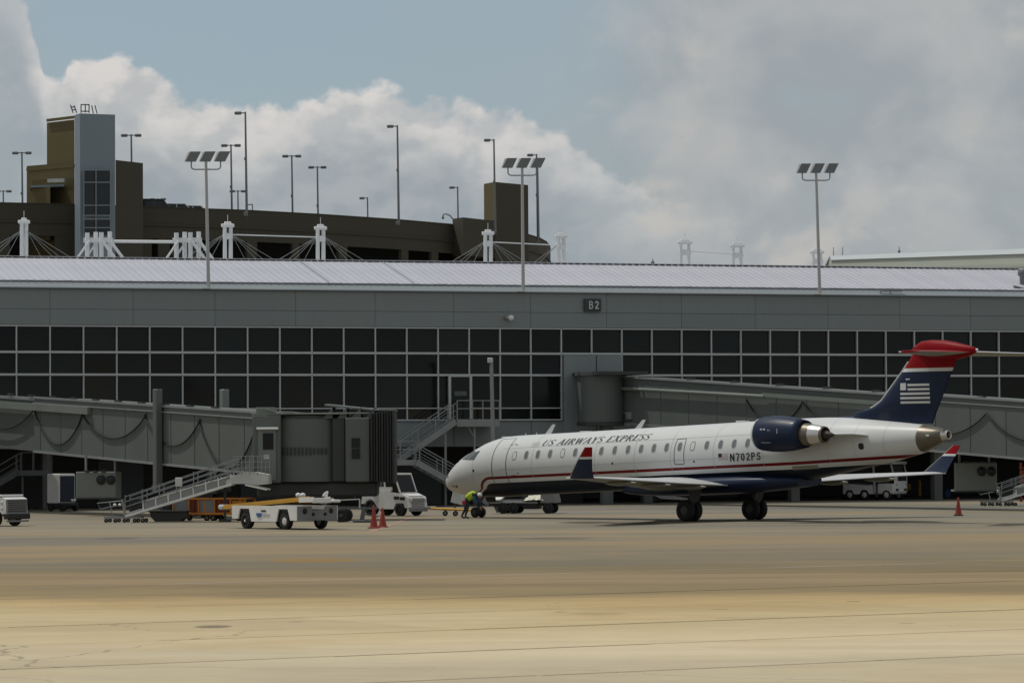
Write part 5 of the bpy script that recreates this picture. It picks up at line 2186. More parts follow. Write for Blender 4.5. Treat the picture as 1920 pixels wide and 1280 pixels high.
mb.box((2.9, -.35, 1.14), (.1, .9, .2), ch=.03)
mb.build('head_frame', 'white', bl)
mb = MB()
mb.box((1.0, .55, 1.12), (.55, .5, .22), ch=.06)
mb.box((.3, .5, 1.08), (.8, .6, .2), ch=.04)
mb.build('engine_cover', 'yellow', bl)
mb = MB()
mb.path([(1.6, .72, 1.0), (1.66, .72, 1.2), (1.75, .72, 1.36), (1.86, .72, 1.46)], [.13, .13, .09, .04], 10)
mb.box((2.1, .72, 1.10), (.8, .42, .12), ch=.05)
mb.build('seat', 'white', bl)
for x in (1.05, 1.35):
    mb = MB()
    mb.lathe([(0, .02), (.06, .1), (.16, .1), (.2, .03)], (x, -.1, 1.22), (0, 0, 1), 10)
    mb.build('beacon', 'lamp_white', bl)
# company mark on the side: dark cap line, blue swoosh, grey line
mb = MB()
mb.box((-.02, -1.012, .72), (.30, .02, .06))
mb.build('logo_cap', 'letter', bl)
mb = MB()
mb.box((-.32, -1.012, .58), (.34, .02, .10))
mb.box((-.30, -1.014, .50), (.24, .02, .05))
mb.build('logo_swoosh', 'blue_bin', bl)
mb = MB()
mb.box((.12, -1.012, .57), (.5, .02, .05))
mb.build('logo_line', 'faint', bl)


# --- baggage slides
def slide(u, v, ang, lab, cut=None):
    g_ = ground_at(u, v)
    t = thing('baggage_slide', lab, 'baggage slide', (g_.x, g_.y, 0), ang, 'gate baggage slides')
    A_, B_ = Vector((.35, 0, .38)), Vector((5.0, 0, 1.75))
    mb = MB()
    for y in (-.55, .55):
        mb.bar(A_ + Vector((0, y, -.10)), B_ + Vector((0, y, -.10)), .09, .10)
        mb.bar(A_ + Vector((.9, y, .58)), B_ + Vector((-.0, y, .27)), .05, .05)
        for k in range(8):
            p = A_.lerp(B_, .17 + k * .118) + Vector((0, y, 0))
            mb.bar(p + Vector((0, 0, -.08)), p + Vector((-.03, 0, .36)), .05)
    mb.build('side_frame', 'white', t)
    for y in (-.53, .53):
        for k in range(7):
            p, q = A_.lerp(B_, .175 + k * .118), A_.lerp(B_, .175 + (k + 1) * .118 - .012)
            mb = MB()
            v = [p + Vector((0, y, -.04)), q + Vector((0, y, -.04)), q + Vector((0, y, .28)), p + Vector((0, y, .28))]
            mb.prism(v, (0, .02, 0))
            mb.build('side_panel', 'steel', t)
    mb = MB()
    mb.bar(A_, B_, .95, .05)
    mb.build('slide_bed', 'slide', t)
    # upper walkway rails
    mb = MB()
    for y in (-.62, .75):
        for hz in (.55, .78, 1.0):
            mb.bar(A_ + Vector((.0, y, hz - .25)), B_ + Vector((.2, y, hz)), .035)
        for k in range(7):
            p = A_.lerp(B_, k / 6.2) + Vector((0, y, .2))
            mb.bar(p, p + Vector((0, 0, .62 + .03 * k)), .035)
        for hz in (.6, .85, 1.1):
            mb.bar(B_ + Vector((.1, y, hz)), B_ + Vector((1.5, y, hz + .02)), .03)
        for k in range(5):
            mb.bar(B_ + Vector((.1 + k * .35, y, .3)), B_ + Vector((.1 + k * .35, y, 1.1)), .03)
    mb.build('handrail', 'steel', t)
    # curved hood at the head
    mb = MB()
    prof = [(4.75, 1.78), (5.1, 2.02), (5.5, 2.15), (6.0, 2.17), (6.6, 2.05), (6.62, 1.65), (6.1, 1.60), (5.6, 1.66), (5.1, 1.66), (4.75, 1.58)]
    mb.prism([(x, -.58, z) for x, z in prof], (0, 1.16, 0))
    mb.build('head_hood', 'white_dirty', t)
    mb = MB()
    mb.bar((5.6, -.6, 1.62), (6.55, -.6, 1.40), .08, .07)
    mb.bar((5.6, .6, 1.62), (6.55, .6, 1.40), .08, .07)
    mb.build('head_stay', 'white', t)
    # foot with castors and a control box
    for p_, q_, a_, b_ in (((-.6, -.5, .22), (1.0, -.5, .22), .08, .08), ((-.6, .5, .22), (1.0, .5, .22), .08, .08), ((.35, -.5, .2), (.2, -.5, 1.02), .09, .14), ((-.2, -.5, .22), (-.35, -.5, .9), .04, .04)):
        mb = MB()
        mb.bar(p_, q_, a_, b_)
        mb.build('foot_bar', 'steel', t)
    mb = MB()
    mb.path([(.2, -.5, .95), (-.9, -.5, .85), (-.75, -.5, .6), (0, -.5, .75)], .022, 5)
    mb.build('tow_handle', 'steel', t)
    mb = MB()
    mb.box((2.7, -.62, 1.75), (.3, .12, .4), ch=.03)
    mb.build('control_box', 'white_dirty', t)
    mb = MB()
    mb.box((.75, .1, .75), (.6, .5, .62), ch=.04)
    mb.build('motor_box', 'black_paint', t)
    for x in (-.1, .12):
        mb = MB()
        mb.lathe([(0, .02), (.03, .06), (.1, .06), (.13, .02)], (x, -.58, .78), (0, -1, 0), 10)
        mb.build('knob', 'lamp_white', t)
    for x in (-.5, -.1, .3, .75, 1.1):
        for y in (-.5, .5):
            mb = MB()
            mb.lathe([(-.04, .02), (-.04, .09), (.04, .09), (.04, .02)], (x, y, .09), (0, 1, 0), 14)
            mb.build('castor', 'rubber', t)
    mb = MB()
    mb.bar((4.6, .3, .1), (4.6, .3, 1.6), .1)
    mb.box((4.6, .3, .06), (.5, .5, .1), ch=.02)
    mb.build('prop', 'jet_dark', t)
    return t


slide(224, 979, R(-3), 'galvanised baggage slide with rails rising to the left bridge cab')
slide(1862, 948, R(2), 'baggage slide cut by the right picture edge beside the air unit')

# --- white tow tug facing right
g = ground_at(735, 967)
tg = thing('tow_tug', 'white aircraft tow tug with dark cab window behind the cones', 'tug', (g.x + .05, g.y + .6, 0), R(-37))
tg.scale = (.88, .88, .92)
mb = MB()
# body side outline with wheel arches
prof = [(-1.6, .62), (-1.5, 1.12), (-1.28, 1.15), (-1.22, 1.0), (-.85, 1.05), (-.55, 1.25), (-.5, 1.30), (.35, 1.30), (.42, 1.22), (1.25, 1.10), (1.62, .95), (1.70, .42), (1.42, .42), (1.30, .66), (.78, .66), (.62, .36), (-.32, .36), (-.42, .62), (-.62, .82), (-1.0, .85), (-1.28, .74), (-1.40, .62)]
mb.prism([(x, -.78, z) for x, z in prof], (0, 1.56, 0))
mb.build('body', 'white', tg)
mb = MB()
for y in (-.80, .72):
    arc = [(-1.42, .60), (-1.25, .80), (-.95, .90), (-.65, .80), (-.45, .58), (-.30, .34), (-.42, .34), (-.60, .58), (-.78, .72), (-.95, .77), (-1.15, .70), (-1.3, .56)]
    mb.prism([(x, y, z + .04) for x, z in arc], (0, .09, 0))
mb.build('mudguard', 'white_dirty', tg)
mb = MB()
mb.prism([(-.42, -.76, 1.28), (-.42, .76, 1.28), (-.42, .76, 1.48), (-.42, -.76, 1.48)], (.9, 0, 0))
mb.build('seat_box', 'white', tg)
mb = MB()
mb.prism([(-1.0, -.79, 1.36), (-.95, -.79, 1.46), (-.5, -.79, 1.47), (-.42, -.79, 1.36), (-.40, -.79, .72), (-.58, -.79, .72), (-.75, -.79, .95), (-.98, -.79, 1.18)], (0, .06, 0))
mb.build('door_panel', 'white_dirty', tg)
mb = MB()
cabp = [(.05, 1.28), (-.02, 2.10), (.62, 2.10), (1.0, 1.22)]
mb.prism([(x, -.66, z) for x, z in cabp], (0, 1.32, 0))
mb.build('cab_glass', 'glass', tg)
mb = MB()
for y in (-.70, .70):
    mb.bar((.0, y, 1.25), (-.05, y, 2.12), .08)
    mb.bar((1.02, y, 1.2), (.64, y, 2.12), .07)
mb.build('cab_post', 'white', tg)
mb = MB()
mb.box((.28, 0, 2.14), (.80, 1.5, .10), ch=.03)
mb.build('cab_roof', 'white', tg)
mb = MB()
mb.prism([(1.0, -.70, 1.16), (1.0, .70, 1.16), (1.55, .62, .99), (1.55, -.62, .99)], (0, 0, .05))
mb.build('hood', 'white', tg)
mb = MB()
for k in range(5):
    mb.box((1.69, 0, .50 + k * .09), (.05, 1.1, .05))
mb.box((1.70, 0, .34), (.14, 1.5, .22), ch=.03)
mb.build('grille', 'grey_paint', tg)
mb = MB()
mb.box((.85, -.80, .93), (.36, .04, .16), ch=.015)
mb.box((1.25, -.80, .90), (.34, .03, .16), ch=.015)
mb.build('side_vent', 'black_paint', tg)
for y in (-.6, .6):
    mb = MB()
    mb.lathe([(0, .02), (0, .09), (-.05, .1)], (1.73, y, .82), (1, 0, 0), 12)
    mb.build('headlight', 'headlamp', tg)
mb = MB()
mb.tube((-1.30, -.5, 1.1), (-1.30, -.5, 1.42), .05, .05, 8)
mb.build('exhaust_stack', 'lamp_white', tg)
for x, r_ in ((-.95, .45), (1.04, .34)):
    for y in (-.66, .66):
        tyre(tg, (x, y, r_), r_, .30, 'black_paint')

# --- cart with mechanical arm between loader and tug
g = ground_at(655, 979)
ht = thing('hitch_cart', 'low dark trailer with one wheel and a hitch pole behind the cones', 'trailer', (g.x, g.y, 0), R(-10))
mb = MB()
mb.bar((-.6, 0, .62), (1.2, 0, .60), .12, .10)
mb.bar((.55, 0, .1), (.65, 0, .62), .16)
mb.box((.6, 0, .06), (.8, .6, .10), ch=.03)
mb.bar((.7, 0, .35), (1.25, 0, .25), .06)
mb.build('frame', 'steel_dark', ht)
mb = MB()
mb.bar((-.6, -.2, .95), (.5, -.2, 1.0), .05)
mb.bar((-.6, -.2, .95), (-.72, -.2, 1.05), .06)
mb.bar((.5, -.2, .62), (.5, -.2, 1.0), .05)
mb.build('hitch_pole', 'white_dirty', ht)
tyre(ht, (-.35, 0, .30), .30, .2, 'black_paint')
tyre(ht, (-.35, .9, .30), .30, .2, 'black_paint')
mb = MB()
mb.bar((-.35, -.1, .3), (-.35, 1.0, .3), .07)
mb.bar((-.35, 0, .3), (-.3, 0, .62), .07)
mb.build('axle', 'steel_dark', ht)

# --- small tractor cut by the left edge
g = ground_at(20, 986)
tr = thing('baggage_tractor', 'white baggage tractor with upright grille cut by the left picture edge', 'tractor', (g.x - .62, g.y + .5, 0), R(-38))
mb = MB()
mb.prism([(x, -.62, z) for x, z in [(-2.2, .38), (-2.2, .95), (-.9, .95), (-.8, 1.02), (.9, 1.22), (1.12, 1.14), (1.15, .52), (.9, .52), (.72, .70), (.22, .70), (.05, .40)]], (0, 1.24, 0))
mb.build('body', 'white', tr)
mb = MB()
mb.box((.05, 0, 1.24), (1.7, 1.3, .09), 0, Matrix.Rotation(-.05, 3, 'Y'), ch=.03)
mb.build('hood', 'white', tr)
mb = MB()
mb.bar((-.95, -.63, 1.02), (.75, -.63, 1.06), .03, .06)
mb.build('hood_trim', 'black_paint', tr)
mb = MB()
mb.box((1.14, 0, .84), (.06, 1.2, .56), ch=.02)
mb.build('grille', 'grey_paint', tr)
for k in range(6):
    mb = MB()
    mb.box((1.18, 0, .64 + k * .085), (.03, 1.05, .03))
    mb.build('grille_bar', 'black_paint', tr)
mb = MB()
mb.box((1.16, 0, .42), (.26, 1.36, .24), ch=.04)
mb.build('bumper', 'black_paint', tr)
mb = MB()
mb.box((1.20, 0, .22), (.16, 1.2, .07), ch=.02)
mb.build('tow_plate', 'grey_paint', tr)
for y in (-.64,):
    for z in (.98, .74):
        mb = MB()
        mb.lathe([(0, .02), (0, .07), (.05, .08)], (.92, y - .02, z), (0, 1, 0), 12)
        mb.build('headlight', 'headlamp', tr)
for x, r_ in ((.46, .31), (-1.6, .34)):
    for y in (-.55, .55):
        tyre(tr, (x, y, r_), r_, .26, 'wheelrim')
st, wd_ = strokes('T4015', BOLD, 0, .06)
mb = MB()
letters(mb, st, lambda x, z, l: Vector((-.15 + x * .2, -.628 - l, .78 + z * .15)))
mb.build('fleet_number', 'letter', tr)

# --- ground power cart in the shadow
g = ground_at(117, 958)
gp = thing('power_cart', 'white and navy ground power cabinet on wheels under the left bridge', 'power cart', (g.x, g.y, 0), R(-42))
mb = MB()
mb.box((-.1, 0, 1.2), (1.0, 1.15, 1.55), ch=.06)
mb.build('cabinet', 'white', gp)
mb = MB()
mb.box((.42, -.02, 1.18), (.08, .96, 1.36), ch=.02)
mb.build('louvre_door', 'navy_cab', gp)
for k in range(8):
    mb = MB()
    mb.box((.47, -.02, .6 + k * .16), (.03, .86, .03))
    mb.build('louvre', 'navy_cab', gp)
mb = MB()
mb.box((0, 0, .38), (1.3, 1.1, .14), ch=.03)
mb.bar((.6, -.5, .36), (1.5, -.5, .36), .06)
mb.build('chassis', 'black_paint', gp)
for x in (-.4, .5):
    for y in (-.45, .45):
        tyre(gp, (x, y, .2), .2, .14, 'black_paint')

# --- orange baggage carts behind the loader
def bag_cart(u, v, ang, lab):
    g_ = ground_at(u, v)
    t = thing('baggage_cart', lab, 'baggage cart', (g_.x, g_.y + .4, 0), ang, 'orange baggage carts')
    mb = MB()
    mb.box((0, 0, .32), (2.3, 1.3, .10), ch=.02)
    for x in (-1.1, -.35, .4, 1.1):
        for y in (-.62, .62):
            mb.bar((x, y, .36), (x, y, .98), .06)
    for y in (-.62, .62):
        mb.bar((-1.14, y, .98), (1.14, y, .98), .06)
    for x in (-1.1, 1.1):
        mb.bar((x, -.62, .98), (x, .62, .98), .06)
    mb.build('frame', 'orange', t)
    mb = MB()
    mb.box((-.73, -.60, .66), (.66, .03, .58))
    mb.box((-1.1, 0, .66), (.03, 1.2, .58))
    mb.build('end_panel', 'grey_paint', t)
    mb = MB()
    for k in range(7):
        mb.box((-.25 + k * .10, -.58 - (k % 2) * .03, .66), (.10, .04, .60))
    mb.build('curtain', 'curtain', t)
    mb = MB()
    mb.box((.76, -.59, .64), (.6, .03, .52))
    mb.build('side_net', 'orange', t)
    for x in (-.75, .75):
        for y in (-.5, .5):
            tyre(t, (x, y, .14), .14, .09, 'grey_paint')
    mb = MB()
    mb.bar((-1.15, 0, .28), (-1.75, 0, .2), .06)
    mb.build('drawbar', 'steel_dark', t)


bag_cart(376, 976, R(-16), 'orange framed baggage cart with red curtains beside the slide')
bag_cart(424, 976, R(-16), 'second orange baggage cart, mostly behind the white belt loader')
# dark tank drum under the left bridge
g = ground_at(318, 977)
dk = thing('chock_bin', 'dark rounded equipment bin on the ground under the bridge column', 'bin', (g.x, g.y, 0), R(-5))
mb = MB()
mb.prism([(x, -.5, z) for x, z in [(-.55, .0), (-.75, .2), (-.8, .42), (.8, .42), (.75, .2), (.55, 0)]], (0, 1.0, 0))
mb.build('tub', 'jet_dark', dk)
mb = MB()
mb.box((0, 0, .45), (1.7, 1.1, .07), ch=.02)
mb.build('rim', 'black_paint', dk)

# --- low flatbed under the nose
g = ground_at(985, 963)
fl = thing('cargo_tractor', 'dark low baggage conveyor with pale covers standing under the forward fuselage', 'baggage loader', (g.x, g.y + 1.2, 0), R(-12))
mb = MB()
mb.box((-.45, 0, .54), (2.4, 1.3, .10), ch=.03)
mb.bar((-1.0, -.7, .66), (.1, -.7, .66), .05, .07)
mb.bar((-1.5, .7, .95), (.55, .7, .95), .05, .05)
mb.build('deck', 'steel', fl)
mb = MB()
mb.prism([(.9, -.7, .52), (1.62, -.7, .52), (1.62, -.7, .62), (1.5, -.7, 1.12), (.9, -.7, 1.12)], (0, 1.4, 0))
mb.build('cab_body', 'grey_paint', fl)
mb = MB()
mb.prism([(-1.75, -.75, .60), (-1.05, -.75, .64), (-.98, .3, .86), (-1.6, .3, .84)], (0, 0, .06))
mb.build('front_cover', 'white', fl)
mb = MB()
v = []
n_ = 8
rr = random.Random(3)
for i in range(n_ + 1):
    for j in range(n_ + 1):
        v.append((.1 + .95 * i / n_, -.78 + 1.3 * j / n_, .66 + .22 * j / n_ + rr.uniform(-.045, .045)))
mb.add(v, [(i * (n_ + 1) + j, (i + 1) * (n_ + 1) + j, (i + 1) * (n_ + 1) + j + 1, i * (n_ + 1) + j + 1) for i in range(n_) for j in range(n_)])
mb.build('crumpled_cover', 'tarp', fl)
mb = MB()
mb.box((.35, 0, .42), (.7, 1.2, .4))
mb.box((-.4, 0, .46), (2.6, 1.0, .2))
mb.build('chassis', 'black_paint', fl)
for x in (-.95, -.45, 1.25):
    for y in (-.6, .6):
        tyre(fl, (x, y, .27), .27, .24, 'black_paint')
mb = MB()
mb.prism([(-1.7, -.3, .75), (-1.35, -.3, .75), (-1.15, -.3, .1), (-1.35, -.3, .05)], (0, .5, 0))
mb.build('drawbar', 'grey_paint', fl)

# --- tow bar between tug and nose gear
g0, g1 = ground_at(797, 966), ground_at(884, 968)
tb = thing('tow_bar', 'yellow tow bar on small wheels leading to the nose wheel', 'tow bar', (g0.x, g0.y, 0))
e = g1 - g0
mb = MB()
mb.tube((0, 0, .36), (e.x * .55, e.y * .55, .30), .05, .05, 8)
mb.tube((e.x * .4, e.y * .4, .33), (e.x, e.y, .30), .055, .055, 8)
mb.build('bar', 'yellow', tb)
mb = MB()
mb.box((e.x * .12, e.y * .12, .40), (.5, .12, .08), ch=.02)
mb.build('tow_eye', 'white_dirty', tb)
for f_ in (.44, .66):
    for y in (-.18, .18):
        tyre(tb, (e.x * f_, e.y * f_ + y, .13), .13, .08, 'grey_paint')
mb = MB()
for f_ in (.44, .66):
    mb.bar((e.x * f_, e.y * f_ - .2, .13), (e.x * f_, e.y * f_ + .2, .13), .04)
    mb.bar((e.x * f_, e.y * f_, .13), (e.x * f_, e.y * f_, .33), .05)
mb.build('axle', 'steel_dark', tb)

# --- white utility cabinet by the foot of the stair
p = at(859, 940, 193)
ub = thing('utility_box', 'pale grey utility cabinet half hidden below the aircraft nose', 'cabinet', (p.x, 193, 0), R(-16))
mb = MB()
mb.box((0, .3, .60), (.70, .6, .72), 0, Matrix.Rotation(.24, 3, 'Y'), ch=.03)
mb.build('housing', 'white_dirty', ub)
for x in (-.28, .28):
    mb = MB()
    mb.bar((x, .3, 0), (x, .3, .45), .08)
    mb.build('leg', 'steel_dark', ub)

# --- dolly seen under the wing, beside the terminal
p = ground_at(1246, 941)
dl_ = thing('baggage_dolly', 'grey flat dolly with sloping end parked near the terminal under the wing', 'dolly', (p.x, p.y, 0), R(8))
mb = MB()
mb.prism([(x, -.6, z) for x, z in [(-.75, .42), (-.3, .20), (1.25, .12), (1.25, .24), (.55, .34), (.3, .52)]], (0, 1.3, 0))
mb.build('deck', 'white_dirty', dl_)
mb = MB()
mb.box((-.72, 0, .24), (.95, 1.0, .40), ch=.04)
mb.build('power_box', 'black_paint', dl_)
mb = MB()
mb.bar((-1.15, -.6, .48), (-.5, -.6, .49), .08, .05)
mb.build('lid', 'white_dirty', dl_)
for x in (-.4, .9):
    for y in (-.5, .5):
        mb = MB()
        mb.lathe([(-.04, .02), (-.04, .11), (.04, .11), (.04, .02)], (x, y, .11), (0, 1, 0), 14)
        mb.build('castor', 'rubber', dl_)
# --- things in the shadow right of the main gear
for u, v, lab, m_, dims in ((1503, 926, 'reddish crate stack in the shadow below the rear fuselage', 'curtain', (.55, .5, .55)), (1525, 922, 'pale bagged item standing in the shadow below the rear fuselage', 'white_dirty', (.28, .3, .75))):
    p = ground_at(u, v)
    t = thing('ground_crate' if m_ == 'curtain' else 'wrapped_bag', lab, 'crate' if m_ == 'curtain' else 'bag', (p.x, p.y, 0), R(10))
    mb = MB()
    if m_ == 'curtain':
        for k in range(3):
            mb.box((0, 0, .14 + k * .25), (.8 - .05 * k, .6, .22), ch=.03)
        mb.build('crate', 'wood', t)
        mb = MB()
        mb.box((.05, -.32, .5), (.7, .05, .12))
        mb.prism([(.2, -.3, .75), (.45, -.3, .75), (.45, -.3, 1.15)], (0, .3, 0))
        mb.build('cover', 'white_dirty', t)
    else:
        mb.lathe([(0, .2), (.3, .26), (.7, .2), (.95, .12), (1.1, .2), (1.15, .02)], (0, 0, 0), (.05, 0, 1), 12)
        mb.build('sack', m_, t)

# --- white utility truck under the terminal, right
g = ground_at(1650, 937.5)
ut = thing('utility_truck', 'small white flatbed truck with roof visor parked in the shade right', 'truck', (g.x, g.y + .8, 0), R(-38))
mb = MB()
mb.prism([(x, -.75, z) for x, z in [(-2.0, .38), (-2.0, .98), (-1.75, .98), (-.35, .88), (.05, .92), (.1, .38), (-.2, .38), (-.35, .62), (-.72, .62), (-.85, .36), (-1.25, .36), (-1.38, .6), (-1.72, .6), (-1.85, .38)]], (0, 1.5, 0))
mb.build('bed', 'white', ut)
mb = MB()
mb.box((.95, 0, .68), (1.1, 1.5, .60), ch=.05)
mb.build('nose', 'white', ut)
mb = MB()
mb.box((1.53, .0, 1.02), (.06, 1.4, 1.1), ch=.03)
mb.build('front_panel', 'white', ut)
mb = MB()
mb.box((1.58, .1, 1.28), (.04, .95, .28), ch=.02)
mb.build('front_grille', 'black_paint', ut)
for y in (-.45, .45):
    mb = MB()
    mb.box((1.58, y, .62), (.04, .3, .14), ch=.02)
    mb.build('air_inlet', 'black_paint', ut)
mb = MB()
for y in (-.72, .72):
    mb.bar((.2, y, .5), (.1, y, 2.1), .09)
    mb.bar((1.5, y, 1.5), (1.3, y, 2.2), .06)
mb.build('cab_post', 'white_dirty', ut)
mb = MB()
mb.prism([(.0, -.8, 2.08), (.75, -.8, 2.34), (1.45, -.8, 2.28), (1.5, -.8, 2.12)], (0, 1.6, 0))
mb.build('cab_roof', 'white_dirty', ut)
mb = MB()
mb.box((.75, 0, 1.55), (1.1, 1.3, 1.0))
mb.build('cab_interior', 'black_paint', ut)
for y in (-.55, .55):
    mb = MB()
    mb.lathe([(0, .02), (0, .08), (-.05, .09)], (1.60, y, .95), (1, 0, 0), 12)
    mb.build('headlight', 'headlamp', ut)
for x in (-1.55, -.53, 1.0):
    for y in (-.66, .66):
        tyre(ut, (x, y, .32), .32, .2, 'wheelrim')
# barrier block, bollard, bin, cylinder on the right
p = ground_at(1701, 929)
t = thing('barrier_block', 'yellow block on a short post beside the utility truck', 'barrier', (p.x, p.y, 0))
mb = MB()
mb.box((0, 0, .55), (.46, .4, .42), ch=.04)
mb.build('block', 'yellow', t)
mb = MB()
mb.bar((0, 0, 0), (0, 0, .36), .16)
mb.build('foot', 'curtain', t)
p = ground_at(1724, 929)
t = thing('bollard', 'slim yellow bollard in the shade right of the truck', 'bollard', (p.x, p.y, 0))
mb = MB()
mb.lathe([(0, .11), (.9, .11), (1.0, .08), (1.03, .01)], (0, 0, 0), (0, 0, 1), 14)
mb.build('post', 'yellow', t)
p = ground_at(1777, 931)
t = thing('waste_bin', 'small blue bin on the ground near the right air unit', 'bin', (p.x, p.y, 0))
mb = MB()
mb.prism([(-.17, -.17, 0), (.17, -.17, 0), (.17, .17, 0), (-.17, .17, 0)], (0, 0, .42))
mb.build('tub', 'blue_bin', t)
mb = MB()
mb.box((0, 0, .45), (.4, .4, .05), ch=.02)
mb.build('lid', 'blue_bin', t)
p = at(1921, 905, 205)
t = thing('supply_rack', 'dull orange rack partly cut by the right picture edge', 'rack', (p.x + .3, 205, 0))
mb = MB()
for k in range(4):
    mb.box((0, 0, .4 + k * .5), (1.1, .6, .06))
for x in (-.5, .5):
    for y in (-.25, .25):
        mb.bar((x, y, 0), (x, y, 2.2), .06)
mb.build('shelf_frame', 'curtain', t)
for k in range(3):
    mb = MB()
    mb.box((-.1, 0, .62 + k * .5), (.8, .5, .36), ch=.03)
    mb.build('carton', 'curtain', t)


# --- traffic cones
def cone(u, v, hgt, lab):
    p_ = ground_at(u, v)
    t = thing('traffic_cone', lab, 'traffic cone', (p_.x, p_.y, 0), random.uniform(-.4, .4), 'red traffic cones on the apron')
    mb = MB()
    mb.box((0, 0, .025), (.42, .42, .05), ch=.015)
    mb.build('base', 'black_paint' if u > 1000 else 'cone', t)
    mb = MB()
    mb.lathe([(.05, .165), (.10, .15), (hgt * .55, .085), (hgt - .03, .036), (hgt, .028), (hgt, .004)], (0, 0, 0), (0, 0, 1), 20)
    mb.build('body', 'cone', t)


cone(701, 990, .90, 'taller left cone of the pair beside the worn line')
cone(717.5, 988, .78, 'shorter right cone of the pair beside the worn line')
cone(1797, 966.5, .82, 'single red cone standing alone near the far wing tip')


# ================================================================== person bending at the nose wheel
def skinned(name, chains, m, parent, sub=2):
    """chains: list of [(point, radius)...]; first vertex of the first chain is the root; chains may start at an existing point"""
    me = bpy.data.meshes.new(name)
    vs, rad, ed, idx = [], [], [], {}
    for ch in chains:
        prev = None
        for p_, r_ in ch:
            key = tuple(round(c_, 4) for c_ in p_)
            if key not in idx:
                idx[key] = len(vs)
                vs.append(p_)
                rad.append(r_)
            if prev is not None:
                ed.append((prev, idx[key]))
            prev = idx[key]
    me.from_pydata(vs, ed, [])
    o = bpy.data.objects.new(name, me)
    COL.objects.link(o)
    sk = o.modifiers.new('skin', 'SKIN')
    sk.use_smooth_shade = True
    for i, r_ in enumerate(rad):
        d_ = me.skin_vertices[0].data[i]
        d_.radius = (r_, r_)
        d_.use_root = (i == 0)
    sb = o.modifiers.new('sub', 'SUBSURF')
    sb.levels = sb.render_levels = sub
    me.materials.append(M[m])
    dg = bpy.context.evaluated_depsgraph_get()
    me2 = bpy.data.meshes.new_from_object(o.evaluated_get(dg))
    me2.materials.clear()
    me2.materials.append(M[m])
    bpy.data.objects.remove(o, do_unlink=True)
    o2 = bpy.data.objects.new(name, me2)
    COL.objects.link(o2)
    o2.parent = parent
    return o2


g = ground_at(877, 968)
pe = thing('person', 'person in a bright yellow green vest bending down by the nose wheel', 'person', (at(876, 968, 163.6).x, 163.6, 0), R(-14))
# facing +x, bent forward; hip height .86
hip = (0, 0, .84)
skinned('body', [[(hip), ] and [((0, 0, .84), .145), ((.10, 0, .98), .135), ((.26, 0, 1.07), .15), ((.38, 0, 1.08), .13), ((.46, 0, 1.06), .06), ((.54, 0, 1.04), .058)],
                 [((0, 0, .84), .145), ((0, -.11, .78), .10), ((.06, -.13, .46), .07), ((-.06, -.13, .10), .045), ((.0, -.13, .045), .045), ((.14, -.13, .035), .035)],
                 [((0, 0, .84), .145), ((0, .11, .78), .10), ((-.10, .14, .46), .07), ((-.30, .14, .10), .045), ((-.24, .14, .045), .045), ((-.12, .14, .035), .035)],
                 [((.38, 0, 1.08), .13), ((.36, -.19, 1.05), .065), ((.42, -.22, .78), .048), ((.56, -.18, .56), .036), ((.62, -.17, .50), .03)],
                 [((.38, 0, 1.08), .13), ((.36, .19, 1.05), .065), ((.46, .22, .80), .048), ((.60, .16, .60), .036), ((.66, .15, .54), .03)]], 'trouser', pe)
skinned('vest', [[((-.03, 0, .84), .172), ((.08, 0, .97), .178), ((.24, 0, 1.07), .195), ((.36, 0, 1.08), .172), ((.43, 0, 1.07), .11)]], 'hivis', pe)
skinned('sleeve', [[((.355, -.17, 1.06), .082), ((.42, -.22, .80), .058), ((.50, -.20, .66), .05)]], 'shirt', pe, 2)
skinned('sleeve', [[((.355, .17, 1.06), .082), ((.46, .22, .82), .058), ((.53, .19, .70), .05)]], 'shirt', pe, 2)
mb = MB()
mb.box((-.10, -.20, .72), (.16, .08, .2), ch=.03)
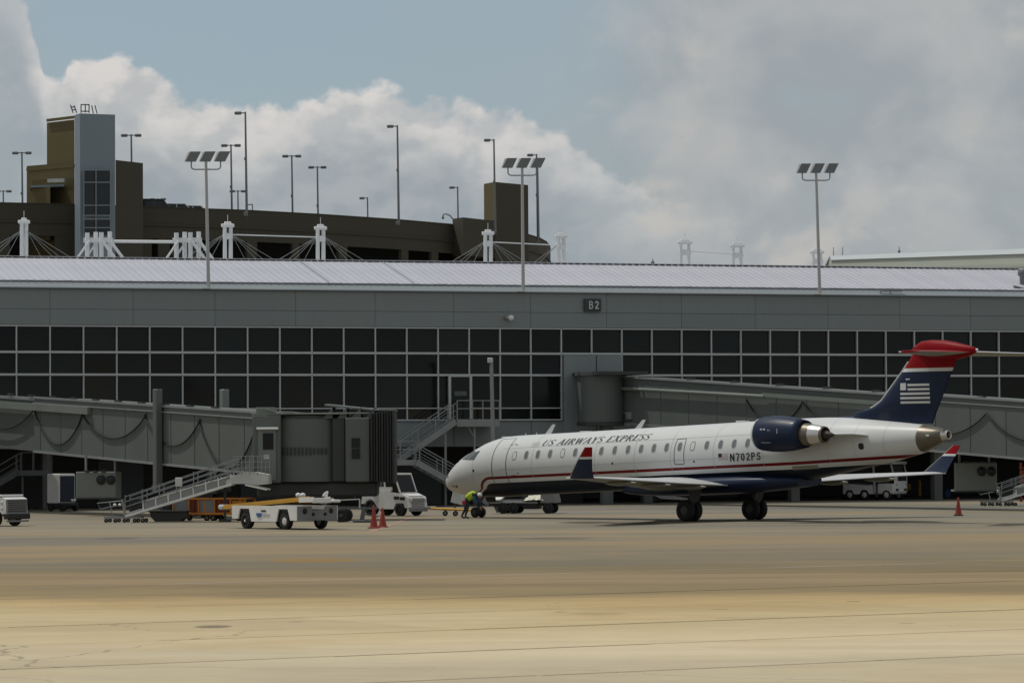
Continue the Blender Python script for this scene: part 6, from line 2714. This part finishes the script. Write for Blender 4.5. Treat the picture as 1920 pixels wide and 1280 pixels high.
mb.build('tool_pouch', 'red_cloth', pe)
mb = MB()
rs = []
for k in range(9):
    a = math.pi * k / 8
    rs.append([(.60 + .105 * math.sin(a) * math.cos(2 * math.pi * j / 16) + .012 * math.cos(a), .082 * math.sin(a) * math.sin(2 * math.pi * j / 16), 1.02 + .125 * math.cos(a)) for j in range(16)])
mb.rings(rs, 0, True, False)
hd = mb.build('head', 'skin', pe)
mb = MB()
mb.lathe([(0, .02), (.03, .02), (.05, .004)], (.69, 0, 1.0), (1, 0, -.2), 8)
mb.build('nose', 'skin', hd)
mb = MB()
for s_ in (-1, 1):
    mb.lathe([(0, .012), (.01, .004)], (.685, s_ * .035, 1.03), (1, 0, 0), 8)
mb.build('eye', 'hair', hd)
mb = MB()
for s_ in (-1, 1):
    mb.lathe([(-.012, .01), (0, .03), (.012, .01)], (.60, s_ * .085, 1.01), (0, 1, 0), 10)
mb.build('ear', 'skin', hd)
mb = MB()
rs = []
for k in range(5):
    a = math.pi * .55 * k / 4
    rs.append([(.588 + .125 * math.sin(a) * math.cos(2 * math.pi * j / 16), .10 * math.sin(a) * math.sin(2 * math.pi * j / 16), 1.035 + .13 * math.cos(a)) for j in range(16)])
mb.rings(rs, 0, True, False)
mb.build('cap', 'white', hd)
for s_, hx, hz in ((-1, .62, .50), (1, .66, .54)):
    chains = [[((hx, s_ * .16, hz), .032), ((hx + .05, s_ * .16, hz - .05), .034)]]
    for k in range(4):
        y = s_ * .16 + (k - 1.5) * .022
        L_ = (.055, .065, .062, .05)[k]
        chains.append([((hx + .05, s_ * .16, hz - .05), .034), ((hx + .07, y, hz - .085), .010), ((hx + .075 + L_ * .4, y, hz - .085 - L_ * .6), .009), ((hx + .07 + L_ * .2, y, hz - .09 - L_), .008)])
    chains.append([((hx + .05, s_ * .16, hz - .05), .034), ((hx + .08, s_ * .16 - s_ * .05, hz - .05), .010), ((hx + .115, s_ * .16 - s_ * .05, hz - .075), .009)])
    skinned('hand', chains, 'skin', pe, 1)
